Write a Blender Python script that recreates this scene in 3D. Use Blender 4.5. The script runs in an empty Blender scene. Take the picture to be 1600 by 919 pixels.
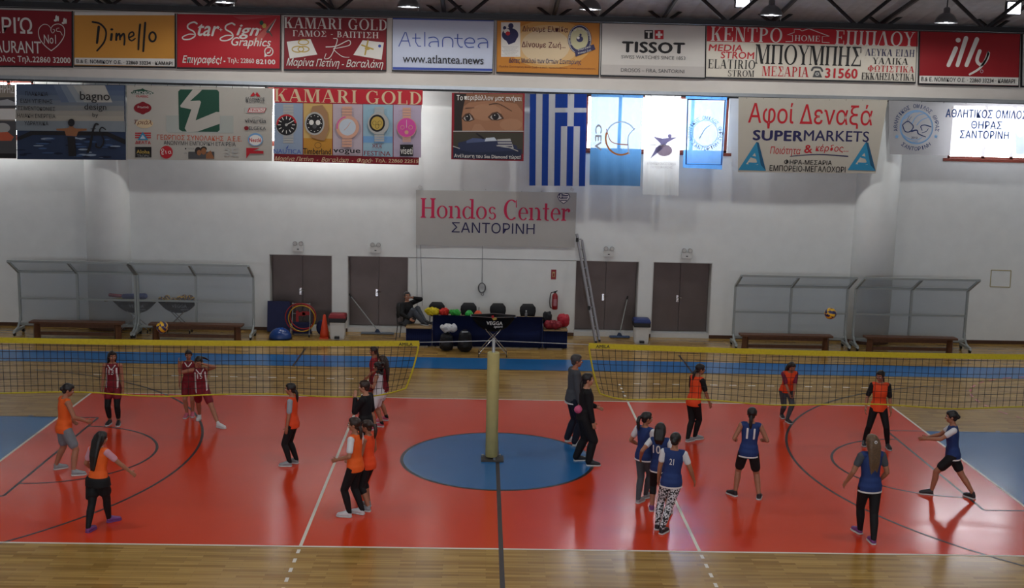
import bpy, bmesh, math, random
from math import sin, cos, pi, radians, sqrt
from mathutils import Vector as V, Matrix
from mathutils.bvhtree import BVHTree
random.seed(7)
SC = bpy.context.scene
COL = SC.collection
# ------------------------------------------------------------------ camera
CAM = V((-0.40207, -21.43654, 6.65473)); YAW, PIT, ROL, FOC = 0.028093, -0.161923, 0.023904, 1850.92
_F = V((sin(YAW)*cos(PIT), cos(YAW)*cos(PIT), sin(PIT)))
_r = V((cos(YAW), -sin(YAW), 0)); _u = _r.cross(_F)
CR = cos(ROL)*_r + sin(ROL)*_u; CU = -sin(ROL)*_r + cos(ROL)*_u
cd = bpy.data.cameras.new('camera'); cam = bpy.data.objects.new('camera', cd); COL.objects.link(cam)
cd.sensor_width = 36; cd.lens = FOC/1600*36; cd.clip_end = 200
cam.matrix_world = Matrix(((CR.x, CU.x, -_F.x, CAM.x), (CR.y, CU.y, -_F.y, CAM.y), (CR.z, CU.z, -_F.z, CAM.z), (0, 0, 0, 1)))
SC.camera = cam
SC.cycles.sample_clamp_indirect = 3.3; SC.cycles.blur_glossy = 1.0
def ray(px, py): return CR*((px-800)/FOC) - CU*((py-459.5)/FOC) + _F
def at(px, py, Y):
    "the point of the upright plane at depth Y that the photograph shows at this pixel"
    d = ray(px, py); return CAM + d*((Y-CAM.y)/d.y)
def fl(px, py, z=0.0):
    d = ray(px, py); return CAM + d*((z-CAM.z)/d.z)
# ------------------------------------------------------------------ light
SC.view_settings.view_transform = 'Standard'; SC.view_settings.look = 'None'
SC.view_settings.gamma = 1; SC.view_settings.use_curve_mapping = False
SC.view_settings.exposure = 0.0
wd = bpy.data.worlds.new('world'); SC.world = wd; wd.use_nodes = True
wd.node_tree.nodes['Background'].inputs[0].default_value = (.55, .62, .75, 1)
wd.node_tree.nodes['Background'].inputs[1].default_value = .6
PANE = 19.0         # daylight in the window panes of the far wall
PANE_NEAR = 10.0     # and of the near wall behind the stands
LAMP_FAR = 212.0    # each high-bay lamp along the far wall
LAMP_NEAR = 470.0   # and over the near half
# ------------------------------------------------------------------ materials
def srgb(h):
    h = h.lstrip('#'); c = [int(h[i:i+2], 16)/255 for i in (0, 2, 4)]
    return tuple(x/12.92 if x <= .04045 else ((x+.055)/1.055)**2.4 for x in c)+(1,)
_M = {}
def mat(name, hexc, rough=.6, metal=0, spec=.4, var=.05, scale=14, transl=0, coat=0, sheer=0):
    if name in _M: return _M[name]
    m = bpy.data.materials.new(name); m.use_nodes = True; nt = m.node_tree; b = nt.nodes['Principled BSDF']
    c = srgb(hexc); N = nt.nodes.new; L = nt.links.new
    b.inputs['Roughness'].default_value = rough; b.inputs['Metallic'].default_value = metal
    b.inputs['Specular IOR Level'].default_value = spec
    if coat: b.inputs['Coat Weight'].default_value = coat; b.inputs['Coat Roughness'].default_value = .12
    tc = N('ShaderNodeTexCoord'); nz = N('ShaderNodeTexNoise'); nz.inputs['Scale'].default_value = scale
    nz.inputs['Detail'].default_value = 3; L(tc.outputs['Object'], nz.inputs['Vector'])
    rp = N('ShaderNodeValToRGB'); e = rp.color_ramp.elements
    e[0].position = .3; e[1].position = .7
    e[0].color = tuple(x*(1-var) for x in c[:3])+(1,); e[1].color = tuple(min(1, x*(1+var)) for x in c[:3])+(1,)
    L(nz.outputs['Fac'], rp.inputs[0]); L(rp.outputs[0], b.inputs['Base Color'])
    if transl:
        t = N('ShaderNodeBsdfTranslucent'); L(rp.outputs[0], t.inputs[0]); mx = N('ShaderNodeMixShader')
        mx.inputs[0].default_value = transl; L(b.outputs[0], mx.inputs[1]); L(t.outputs[0], mx.inputs[2])
        L(mx.outputs[0], nt.nodes['Material Output'].inputs[0])
        if sheer:
            tp = N('ShaderNodeBsdfTransparent'); m2 = N('ShaderNodeMixShader'); m2.inputs[0].default_value = sheer
            L(mx.outputs[0], m2.inputs[1]); L(tp.outputs[0], m2.inputs[2]); L(m2.outputs[0], nt.nodes['Material Output'].inputs[0])
    _M[name] = m; return m
def emis(name, hexc, s):
    if name in _M: return _M[name]
    m = bpy.data.materials.new(name); m.use_nodes = True; b = m.node_tree.nodes['Principled BSDF']
    b.inputs['Base Color'].default_value = srgb(hexc); b.inputs['Emission Color'].default_value = srgb(hexc)
    b.inputs['Emission Strength'].default_value = s; b.inputs['Roughness'].default_value = .1
    _M[name] = m; return m
def wood_floor():
    m = bpy.data.materials.new('parquet'); m.use_nodes = True; nt = m.node_tree; b = nt.nodes['Principled BSDF']
    N = nt.nodes.new; L = nt.links.new
    tc = N('ShaderNodeTexCoord'); br = N('ShaderNodeTexBrick'); L(tc.outputs['Object'], br.inputs['Vector'])
    br.inputs['Scale'].default_value = 1; br.inputs['Brick Width'].default_value = .62; br.inputs['Row Height'].default_value = .072
    br.inputs['Mortar Size'].default_value = .0012; br.offset = .37; br.inputs['Bias'].default_value = -.1
    br.inputs['Color1'].default_value = srgb('#ac8c50'); br.inputs['Color2'].default_value = srgb('#8a6a36')
    br.inputs['Mortar'].default_value = srgb('#6c5334')
    mp = N('ShaderNodeMapping'); mp.inputs['Scale'].default_value = (.35, 9, 1); L(tc.outputs['Object'], mp.inputs[0])
    nz = N('ShaderNodeTexNoise'); nz.inputs['Scale'].default_value = 2.2; nz.inputs['Detail'].default_value = 5; L(mp.outputs[0], nz.inputs['Vector'])
    mx = N('ShaderNodeMix'); mx.data_type = 'RGBA'; mx.blend_type = 'MULTIPLY'; mx.inputs['Factor'].default_value = .55
    rp = N('ShaderNodeValToRGB'); rp.color_ramp.elements[0].color = (.62, .58, .52, 1); rp.color_ramp.elements[1].color = (1.25, 1.2, 1.12, 1)
    rp.color_ramp.elements[0].position = .32; rp.color_ramp.elements[1].position = .68
    L(nz.outputs['Fac'], rp.inputs[0]); L(br.outputs['Color'], mx.inputs[6]); L(rp.outputs[0], mx.inputs[7]); L(mx.outputs[2], b.inputs['Base Color'])
    b.inputs['Roughness'].default_value = .18; b.inputs['Specular IOR Level'].default_value = .45
    return m
def paint(name, hexc, rough=.18, spec=.46):
    m = mat(name, hexc, rough, 0, spec, .025, 1.3)
    nt = m.node_tree; N = nt.nodes.new; L = nt.links.new; b = nt.nodes['Principled BSDF']
    tc = N('ShaderNodeTexCoord'); nz = N('ShaderNodeTexNoise'); nz.inputs['Scale'].default_value = 2.5; L(tc.outputs['Object'], nz.inputs[0])
    mr = N('ShaderNodeMapRange'); mr.inputs[3].default_value = rough-.03; mr.inputs[4].default_value = rough+.04
    L(nz.outputs['Fac'], mr.inputs[0]); L(mr.outputs[0], b.inputs['Roughness'])
    return m
def acrylic():
    m = bpy.data.materials.new('clear_acrylic'); m.use_nodes = True; nt = m.node_tree; b = nt.nodes['Principled BSDF']
    b.inputs['Base Color'].default_value = srgb('#c8ccd0'); b.inputs['Roughness'].default_value = .08
    t = nt.nodes.new('ShaderNodeBsdfTransparent'); t.inputs[0].default_value = (.86, .88, .9, 1)
    mx = nt.nodes.new('ShaderNodeMixShader'); mx.inputs[0].default_value = .1
    nt.links.new(t.outputs[0], mx.inputs[1]); nt.links.new(b.outputs[0], mx.inputs[2]); nt.links.new(mx.outputs[0], nt.nodes['Material Output'].inputs[0])
    return m
# ------------------------------------------------------------------ mesh helpers
def obj(name, bm, mats, parent=None, loc=None, smooth=False):
    "link a bmesh as ONE mesh object; world-coordinate shapes are moved into the parent's frame"
    me = bpy.data.meshes.new(name)
    if isinstance(bm, bmesh.types.BMesh):
        bm.normal_update(); bm.to_mesh(me); bm.free()
    else: me = bm
    for m in (mats if isinstance(mats, (list, tuple)) else [mats]): me.materials.append(m)
    o = bpy.data.objects.new(name, me); COL.objects.link(o)
    if parent is not None:
        o.parent = parent
        p = root_loc(parent)
        if p.length: me.transform(Matrix.Translation(-p))
    elif loc is not None:
        o.location = loc; me.transform(Matrix.Translation(-V(loc)))
    if smooth: me.polygons.foreach_set('use_smooth', [True]*len(me.polygons)); me.update()
    return o
def root_loc(o):
    p = V((0, 0, 0))
    while o is not None: p = p + o.location; o = o.parent
    return p
def tag(o, label, cat, group=None):
    o['label'] = label; o['category'] = cat
    if group: o['group'] = group
    return o
def thing(name, label, cat, loc, group=None):
    o = bpy.data.objects.new(name, None); COL.objects.link(o); o.location = loc; o.empty_display_size = .2
    return tag(o, label, cat, group)
def struct(name, bm, mats, smooth=False):
    o = obj(name, bm, mats, smooth=smooth); o['kind'] = 'structure'; return o
def dup(root, loc, label, group=None):
    r = root.copy(); COL.objects.link(r); r.location = loc; r['label'] = label
    if group: r['group'] = group
    for ch in list(root.children):
        c = ch.copy(); COL.objects.link(c); c.parent = r
        for g in list(ch.children):
            d = g.copy(); COL.objects.link(d); d.parent = c
    return r
def BM(): return bmesh.new()
def face(bm, vs, mi=0):
    f = bm.faces.new(vs); f.material_index = mi; return f
def box(bm, c, s, mi=0, rot=None):
    c = V(c); vs = []
    for i in (-1, 1):
        for j in (-1, 1):
            for k in (-1, 1):
                p = V((i*s[0]/2, j*s[1]/2, k*s[2]/2))
                if rot is not None: p = rot @ p
                vs.append(bm.verts.new(c+p))
    for q in ((0, 1, 3, 2), (4, 6, 7, 5), (0, 4, 5, 1), (2, 3, 7, 6), (0, 2, 6, 4), (1, 5, 7, 3)): face(bm, [vs[i] for i in q], mi)
def box2(bm, a, b, mi=0):
    box(bm, [(a[i]+b[i])/2 for i in range(3)], [abs(b[i]-a[i]) for i in range(3)], mi)
def frame_of(d, hint=None):
    d = d.normalized(); h = V(hint) if hint is not None else (V((0, 0, 1)) if abs(d.z) < .9 else V((0, 1, 0)))
    x = d.cross(h)
    if x.length < 1e-6: x = d.orthogonal()
    x.normalize(); return x, x.cross(d)*-1
def loft(bm, secs, n=12, mi=0, cap=True):
    "secs: (centre, xaxis, yaxis) with axes already scaled to the radii"
    rings = []
    for c, x, y in secs:
        rings.append([bm.verts.new(c + x*cos(2*pi*i/n) + y*sin(2*pi*i/n)) for i in range(n)])
    for a, b in zip(rings, rings[1:]):
        for i in range(n): face(bm, (a[i], a[(i+1) % n], b[(i+1) % n], b[i]), mi)
    if cap: face(bm, rings[0][::-1], mi); face(bm, rings[-1], mi)
    return rings
def cyl(bm, a, b, r0, r1=None, n=10, mi=0, cap=True):
    a, b = V(a), V(b); r1 = r0 if r1 is None else r1; x, y = frame_of(b-a)
    loft(bm, [(a, x*r0, y*r0), (b, x*r1, y*r1)], n, mi, cap)
def tube(bm, pts, r, n=6, mi=0, closed=False):
    pts = [V(p) for p in pts]; secs = []
    m = len(pts)
    for i, p in enumerate(pts):
        d = (pts[(i+1) % m]-pts[i-1]) if closed else (pts[min(i+1, m-1)]-pts[max(i-1, 0)])
        x, y = frame_of(d); secs.append((p, x*r, y*r))
    if closed: secs.append(secs[0])
    loft(bm, secs, n, mi, not closed)
def ball(bm, c, r, n=10, mi=0, ax=None):
    c = V(c); r = (r, r, r) if not isinstance(r, (tuple, list)) else r
    X, Y, Z = ax if ax else (V((1, 0, 0)), V((0, 1, 0)), V((0, 0, 1)))
    k = max(4, n//2+1); rings = []
    for j in range(1, k):
        t = pi*j/k
        rings.append([bm.verts.new(c + X*(r[0]*sin(t)*cos(2*pi*i/n)) + Y*(r[1]*sin(t)*sin(2*pi*i/n)) - Z*(r[2]*cos(t))) for i in range(n)])
    a = bm.verts.new(c-Z*r[2]); b = bm.verts.new(c+Z*r[2])
    for i in range(n):
        face(bm, (a, rings[0][(i+1) % n], rings[0][i]), mi); face(bm, (b, rings[-1][i], rings[-1][(i+1) % n]), mi)
    for p, q in zip(rings, rings[1:]):
        for i in range(n): face(bm, (p[i], p[(i+1) % n], q[(i+1) % n], q[i]), mi)
def capsule(bm, a, b, ra, rb, n=10):
    a, b = V(a), V(b); ball(bm, a, ra, n); ball(bm, b, rb, n)
    if (b-a).length > 1e-5: cyl(bm, a, b, ra, rb, n)
def lathe(bm, c, prof, n=20, mi=0, cap=True):
    c = V(c); loft(bm, [(c+V((0, 0, z)), V((r, 0, 0)), V((0, r, 0))) for r, z in prof], n, mi, cap)
def fuse(bm, voxel, it=3, f=.5, name='m'):
    "melt overlapping shapes into one continuous skin"
    me = bpy.data.meshes.new(name); bm.to_mesh(me); bm.free()
    o = bpy.data.objects.new('fuse_tmp', me); COL.objects.link(o)
    md = o.modifiers.new('r', 'REMESH'); md.mode = 'VOXEL'; md.voxel_size = voxel
    s = o.modifiers.new('s', 'SMOOTH'); s.factor = f; s.iterations = it
    dg = bpy.context.evaluated_depsgraph_get()
    out = bpy.data.meshes.new_from_object(o.evaluated_get(dg)); out.name = name
    bpy.data.objects.remove(o); bpy.data.meshes.remove(me)
    out.polygons.foreach_set('use_smooth', [True]*len(out.polygons))
    out.materials.clear()
    return out
# ------------------------------------------------------------------ lettering
_T = {}
def glyphs(body, bold=0.0, shear=0.0):
    "flat lettering as (points, faces), ink box scaled to 0..1"
    k = (body, bold, shear)
    if k in _T: return _T[k]
    cu = bpy.data.curves.new('lettering_tmp', 'FONT'); cu.body = body; cu.shear = shear; cu.resolution_u = 3
    if bold > .01: cu.space_character = 1+bold*2.2
    o = bpy.data.objects.new('lettering_tmp', cu); COL.objects.link(o)
    me = bpy.data.meshes.new_from_object(o.evaluated_get(bpy.context.evaluated_depsgraph_get()))
    P = [(v.co.x, v.co.y) for v in me.vertices]; Fs = [tuple(p.vertices) for p in me.polygons]
    bpy.data.objects.remove(o); bpy.data.curves.remove(cu); bpy.data.meshes.remove(me)
    if bold:
        n = len(P); Q, G = [], []
        for dx, dy in ((bold, 0), (-bold, 0), (0, bold*.7), (0, -bold*.7)):
            b = len(Q); Q += [(x+dx, y+dy, b/len(P)*.00012) for x, y in P]; G += [tuple(i+b for i in f) for f in Fs]
        P, Fs = Q, G
    _T[k] = norm(P, Fs); return _T[k]
def norm(P, Fs):
    x0 = min(p[0] for p in P); x1 = max(p[0] for p in P); y0 = min(p[1] for p in P); y1 = max(p[1] for p in P)
    return [((p[0]-x0)/max(1e-6, x1-x0), (p[1]-y0)/max(1e-6, y1-y0), p[2] if len(p) > 2 else 0) for p in P], Fs
# a small serif alphabet drawn from stems, hairlines and bowls
TK, TH, SF = .17, .055, .075
def _stem(x, y0=0, y1=1, s0=1, s1=1, w=TK):
    r = [[(x, y0), (x+w, y0), (x+w, y1), (x, y1)]]
    if s0: r.append([(x-SF, y0), (x+w+SF, y0), (x+w+SF, y0+.035), (x+w, y0+.075), (x, y0+.075), (x-SF, y0+.035)])
    if s1: r.append([(x-SF, y1), (x-SF, y1-.035), (x, y1-.075), (x+w, y1-.075), (x+w+SF, y1-.035), (x+w+SF, y1)])
    return r
def _bar(x0, x1, y, h=TH): return [[(x0, y), (x1, y), (x1, y+h), (x0, y+h)]]
def _dia(x0, y0, x1, y1, w): return [[(x0, y0), (x0+w, y0), (x1+w, y1), (x1, y1)]]
def _bowl(cx, cy, rx, ry, a0, a1, tk=TK, th=TH, n=18):
    r = []; P = []
    for i in range(n+1):
        a = radians(a0+(a1-a0)*i/n)
        P.append(((cx+rx*cos(a), cy+ry*sin(a)), (cx+(rx-tk)*cos(a), cy+(ry-th)*sin(a))))
    for a, b in zip(P, P[1:]): r.append([a[0], b[0], b[1], a[1]])
    return r
def _tick(x, y0, y1, d): return [[(x, y0), (x+d, y0), (x+d*.6, y1), (x, y1)]]
def serif_glyph(c):
    S = _stem
    if c in 'AΑ': return _dia(.02, 0, .36, 1, .06)+_dia(.62, 0, .32, 1, .2)+_bar(.16, .66, .3)+_bar(-.06, .16, 0, .04)+_bar(.52, .94, 0, .04), .9
    if c == 'Λ': return _dia(.02, 0, .36, 1, .06)+_dia(.62, 0, .32, 1, .2)+_bar(-.06, .16, 0, .04)+_bar(.52, .94, 0, .04), .9
    if c in 'BΒ': return S(.08)+_bowl(.3, .74, .3, .26, -90, 90)+_bowl(.32, .27, .35, .27, -90, 90)+_bar(.1, .32, .945)+_bar(.1, .32, .485)+_bar(.1, .32, 0), .72
    if c == 'C': return _bowl(.46, .5, .44, .52, 50, 310)+_tick(.72, .62, 1, .06), .84
    if c == 'Γ': return S(.08)+_bar(.1, .66, .945)+_tick(.62, .7, 1, .05), .7
    if c == 'D': return S(.08)+_bowl(.28, .5, .5, .5, -90, 90)+_bar(.1, .3, .945)+_bar(.1, .3, 0), .84
    if c in 'EΕ': return S(.08)+_bar(.1, .68, .945)+_bar(.1, .7, 0)+_bar(.1, .5, .48)+_tick(.62, .72, 1, .06)+_tick(.65, 0, .28, .06)+_tick(.46, .38, .62, .05), .76
    if c == 'G': return _bowl(.46, .5, .44, .52, 50, 330)+S(.66, 0, .42, 0, 1, .15)+_tick(.72, .66, 1, .06), .94
    if c in 'HΗ': return S(.08)+S(.62)+_bar(.1, .7, .48), .9
    if c in 'IΙ': return S(.1), .4
    if c in 'KΚ': return S(.08)+_dia(.26, .42, .68, 1, .07)+_dia(.56, 0, .32, .58, .21)+_bar(.46, .9, 0, .04)+_bar(.56, .86, .96, .04), .88
    if c == 'L': return S(.08)+_bar(.1, .68, 0)+_tick(.62, 0, .32, .07), .72
    if c in 'MΜ': return S(.06, 0, 1, 1, 1, .06)+S(.82)+_dia(.42, 0, .1, 1, .2)+_dia(.46, 0, .8, 1, .06), 1.1
    if c in 'NΝ': return S(.08, 0, 1, 1, 1, .06)+S(.68, 0, 1, 0, 1, .06)+_dia(.58, 0, .08, 1, .2), .84
    if c in 'OΟ': return _bowl(.48, .5, .46, .52, 0, 360, n=30), .96
    if c == 'Π': return S(.08)+S(.62)+_bar(.0, .86, .945), .9
    if c in 'PΡ': return S(.08)+_bowl(.32, .73, .36, .27, -90, 90)+_bar(.1, .34, .945)+_bar(.1, .34, .46), .74
    if c == 'R': return S(.08)+_bowl(.32, .73, .34, .27, -90, 90)+_bar(.1, .34, .945)+_bar(.1, .34, .46)+_dia(.58, 0, .3, .5, .2)+_bar(.54, .88, 0, .04), .84
    if c == 'S': return _bowl(.36, .75, .28, .27, 20, 270, .13)+_bowl(.36, .25, .31, .27, -160, 90, .13)+_tick(.58, .7, .98, .05)+_tick(.05, .02, .3, .05), .72
    if c == 'Σ': return _dia(.06, 1, .36, .5, .2)+_dia(.04, 0, .36, .5, .09)+_bar(.06, .7, .93, .07)+_bar(.04, .74, 0, .08)+_tick(.65, .68, 1, .06)+_tick(.68, 0, .32, .06), .8
    if c in 'TΤ': return S(.3, 0, 1, 1, 0)+_bar(.02, .76, .945)+_tick(.02, .7, 1, .05)+_tick(.71, .7, 1, .05), .8
    if c in 'YΥ': return S(.34, 0, .5, 1, 0)+_dia(.36, .45, .04, 1, .17)+_dia(.42, .45, .7, 1, .06)+_bar(-.04, .28, .96, .04)+_bar(.58, .86, .96, .04), .82
    if c == 'Φ': return S(.4)+_bowl(.48, .5, .46, .33, 0, 360), .98
    if c == 'Ω': return _bowl(.48, .56, .44, .46, -58, 238)+_bar(.04, .4, 0, .08)+_bar(.56, .92, 0, .08), .96
    if c == 'Δ': return _dia(.04, 0, .38, 1, .06)+_dia(.66, 0, .34, 1, .2)+_bar(.04, .86, 0, .07), .9
    if c == 'o': return _bowl(.32, .31, .31, .33, 0, 360, .13, .04), .68
    if c == 'n': return S(.06, 0, .62, 1, 0, .14)+_bar(-.02, .1, .56, .06)+S(.5, 0, .42, 1, 0, .14)+_bowl(.42, .38, .22, .26, 0, 120, .14, .07), .74
    if c == 'd': return S(.5, 0, 1, 0, 0, .14)+_bar(.42, .6, .94, .06)+_bowl(.3, .3, .29, .33, 40, 320, .13, .04)+_bar(.5, .74, 0, .06), .76
    if c == 's': return _bowl(.24, .45, .2, .19, 20, 270, .1, .045)+_bowl(.24, .16, .22, .19, -160, 90, .1, .045), .5
    if c == 'e': return _bowl(.3, .31, .29, .33, 0, 320, .13, .04)+_bar(.08, .56, .32, .04), .62
    if c == 't': return S(.14, .05, .86, 0, 0, .14)+_bar(.02, .4, .56, .055)+_bowl(.32, .14, .18, .16, 180, 300, .13, .05), .46
    if c == 'r': return S(.06, 0, .62, 1, 0, .14)+_bar(-.02, .1, .56, .06)+_bowl(.36, .36, .2, .27, 60, 150, .12, .07)+_bowl(.42, .52, .08, .09, 0, 360, .08, .09), .54
    if c == '-': return _bar(.06, .34, .4, .09), .4
    return [], .36
def serif(body, gap=.1):
    k = ('serif', body, gap)
    if k in _T: return _T[k]
    P, Fs, x = [], [], 0
    for c in body:
        polys, w = serif_glyph(c)
        for q in polys:
            b = len(P); P += [(x+a, y, (len(Fs) % 9)*.00006) for a, y in q]; Fs.append(tuple(range(b, b+len(q))))
        x += w+gap
    _T[k] = norm(P, Fs); return _T[k]
class Canvas:
    "flat print on an upright sheet at depth Y, measured in photograph units (region origin and scale)"
    def __init__(s, Y, region=(0, 0, 1), disp=None):
        s.Y, s.x0, s.y0, s.k = Y, *region; s.disp = disp; s.bm = BM(); s.mats = []; s.layer = 0
    def pt(s, u, v): return at(s.x0+u/s.k, s.y0+v/s.k, s.Y)
    def mi(s, m):
        if m not in s.mats: s.mats.append(m)
        return s.mats.index(m)
    def put(s, m, faces_pts):
        mi = s.mi(m); s.layer += 1; d = .004+.0007*s.layer
        for pts in faces_pts:
            vs = []
            for p in pts:
                vs.append(s.bm.verts.new((p.x, s.Y-d, p.z)))
            try: face(s.bm, vs, mi)
            except ValueError: pass
    def poly(s, m, pts): s.put(m, [[s.pt(*p) for p in pts]])
    def rect(s, m, x0, y0, x1, y1): s.poly(m, [(x0, y0), (x1, y0), (x1, y1), (x0, y1)])
    def grid(s, m, x0, y0, x1, y1, n=6):
        s.put(m, [[s.pt(x0+(x1-x0)*(i+a)/n, y0+(y1-y0)*(j+b)/n) for a, b in ((0, 0), (1, 0), (1, 1), (0, 1))] for i in range(n) for j in range(n)])
    def ell(s, m, cx, cy, rx, ry, n=28): s.poly(m, [(cx+rx*cos(2*pi*i/n), cy+ry*sin(2*pi*i/n)) for i in range(n)])
    def ring(s, m, cx, cy, rx, ry, w, a0=0, a1=360, n=32):
        fs = []
        for i in range(n):
            q = []
            for t, k in ((i, 0), (i+1, 0), (i+1, 1), (i, 1)):
                a = radians(a0+(a1-a0)*t/n); q.append(s.pt(cx+(rx-w*k)*cos(a), cy+(ry-w*k)*sin(a)))
            fs.append(q)
        s.put(m, fs)
    def stroke(s, m, pts, w, w1=None, sub=5, ends=True):
        w1 = w if w1 is None else w1
        P = smooth_line(pts, sub) if len(pts) > 2 else pts
        fs = []; L, R = [], []; n = len(P)
        for i, p in enumerate(P):
            a, b = P[max(0, i-1)], P[min(n-1, i+1)]; dx, dy = b[0]-a[0], b[1]-a[1]; l = sqrt(dx*dx+dy*dy) or 1
            h = (w+(w1-w)*i/(n-1))/2; L.append((p[0]-dy/l*h, p[1]+dx/l*h)); R.append((p[0]+dy/l*h, p[1]-dx/l*h))
        for i in range(n-1): fs.append([s.pt(*L[i]), s.pt(*L[i+1]), s.pt(*R[i+1]), s.pt(*R[i])])
        s.put(m, fs)
        if ends:
            for p, h in ((P[0], w/2), (P[-1], w1/2)): s.ell(m, p[0], p[1], h, h, 10)
    def _lay(s, m, G, cx, cy, w, h, rot=0):
        P, Fs = G; c = s.pt(cx, cy); k = (c.y-CAM.y)/cos(0)/FOC*1.006/s.k; mi = s.mi(m); s.layer += 1; d = .004+.0007*s.layer
        vs = []
        for x, y, e in P:
            a, b = (x-.5)*w*k, (y-.5)*h*k
            if rot: a, b = a*cos(rot)-b*sin(rot), a*sin(rot)+b*cos(rot)
            X, Z = c.x+a, c.z+b; vs.append(s.bm.verts.new((X, s.Y-d-e, Z)))
        for f in Fs:
            try: face(s.bm, [vs[i] for i in f], mi)
            except ValueError: pass
    def text(s, m, body, cx, cy, w, h, bold=0., shear=0., rot=0): s._lay(m, glyphs(body, bold, shear), cx, cy, w, h, rot)
    def serif(s, m, body, cx, cy, w, h, gap=.1): s._lay(m, serif(body, gap), cx, cy, w, h)
    def arc_text(s, m, body, cx, cy, r, a0, a1, h, w=None, inward=False, bold=.01):
        "letters along a circle; angles in degrees, clockwise from the top"
        n = len(body); ch = h*.72 if w is None else w
        for i, c in enumerate(body):
            if c == ' ': continue
            a = radians(a0+(a1-a0)*(i+.5)/n)
            ww = ch*(.35 if c in 'ΙI' else 1)
            s._lay(m, glyphs(c, bold), cx+r*sin(a), cy-r*cos(a), ww, h, (-a if not inward else pi-a))
    def build(s, name, parent):
        if s.disp:
            s.bm.normal_update(); bmesh.ops.triangulate(s.bm, faces=s.bm.faces[:])
            for _ in range(6):
                e = [e for e in s.bm.edges if e.calc_length() > .14]
                if not e: break
                bmesh.ops.subdivide_edges(s.bm, edges=e, cuts=1); bmesh.ops.triangulate(s.bm, faces=[f for f in s.bm.faces if len(f.verts) > 3])
            for v in s.bm.verts: v.co.y -= s.disp(v.co.x, v.co.z)
        return obj(name, s.bm, s.mats, parent)
def smooth_line(P, sub=5):
    out = []; n = len(P)
    for i in range(n-1):
        p0, p1, p2, p3 = P[max(0, i-1)], P[i], P[i+1], P[min(n-1, i+2)]
        for j in range(sub):
            t = j/sub; out.append(tuple(.5*(2*p1[k]+(p2[k]-p0[k])*t+(2*p0[k]-5*p1[k]+4*p2[k]-p3[k])*t*t+(3*p1[k]-p0[k]-3*p2[k]+p3[k])*t**3) for k in range(len(p1))))
    out.append(tuple(P[-1])); return out
# ------------------------------------------------------------------ palette
WHITEWALL = mat('wall_plaster', '#dcdfde', .75, 0, .3, .03, 2.5)
BEAMW = mat('beam_plaster', '#cfcac3', .75, 0, .3, .03, 2)
BROWNWOOD = mat('bench_wood', '#5b3a26', .45, 0, .4, .18, 9)
SKIRT = mat('skirting_wood', '#4a3020', .5, 0, .4, .15, 6)
DARKSTEEL = mat('dark_steel', '#232427', .5, .3, .4, .06, 8)
ROOF = mat('roof_sheet', '#a6a6a8', .8, 0, .2, .08, 4)
ALU = mat('aluminium', '#a9adaf', .32, .85, .5, .04, 10)
ALUW = mat('pale_aluminium', '#989e9c', .42, .3, .5, .03, 10)
CHROME = mat('chrome', '#c8cacc', .15, 1, .5, .02, 10)
BLACK = mat('black_plastic', '#17181a', .5, 0, .4, .06, 20)
WHITEP = mat('white_plastic', '#c9cac8', .4, 0, .5, .02, 10)
WFRAME = mat('window_wood', '#6e2d1e', .5, 0, .4, .12, 8)
DOORM = mat('door_metal', '#5d5350', .36, .55, .5, .12, 1.6)
RED_C = paint('court_red', '#ca3a18'); BLUE_C = paint('court_blue', '#24649c')
WLINE = paint('line_white', '#d6d0c0', .35); BLINE = paint('line_black', '#2a2628', .3); RLINE = paint('line_red', '#a8323c', .3)
WOOD = wood_floor()
PANE_M = emis('daylight_pane', '#f4f8ff', PANE); PANE_N = emis('daylight_pane_near', '#eef3ff', PANE_NEAR)
# ------------------------------------------------------------------ floor with its painted courts
XW, YB, YN = 16.5, 12.0, -27.0
bm = BM()
def fq(x0, y0, x1, y1, z, mi): face(bm, [bm.verts.new(p) for p in ((x0, y0, z), (x1, y0, z), (x1, y1, z), (x0, y1, z))], mi)
def disc(cx, cy, r, z, mi, n=72): face(bm, [bm.verts.new((cx+r*cos(2*pi*i/n), cy+r*sin(2*pi*i/n), z)) for i in range(n)], mi)
def band(pts, w, z, mi):
    pts = [V((p[0], p[1], z)) for p in pts]; L = []
    for i, p in enumerate(pts):
        d = pts[min(i+1, len(pts)-1)]-pts[max(i-1, 0)]; nrm = V((-d.y, d.x, 0)).normalized()*w/2; L.append((bm.verts.new(p+nrm), bm.verts.new(p-nrm)))
    for a, b in zip(L, L[1:]): face(bm, (a[1], b[1], b[0], a[0]), mi)
def arc(cx, cy, r, a0, a1, w, z, mi, n=40): band([(cx+r*cos(radians(a0+(a1-a0)*i/n)), cy+r*sin(radians(a0+(a1-a0)*i/n))) for i in range(n+1)], w, z, mi)
fq(-XW-.4, YN-.4, XW+.4, YB+.4, 0, 0)
fq(-9, -4.5, 9, 4.5, .001, 1)
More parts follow.
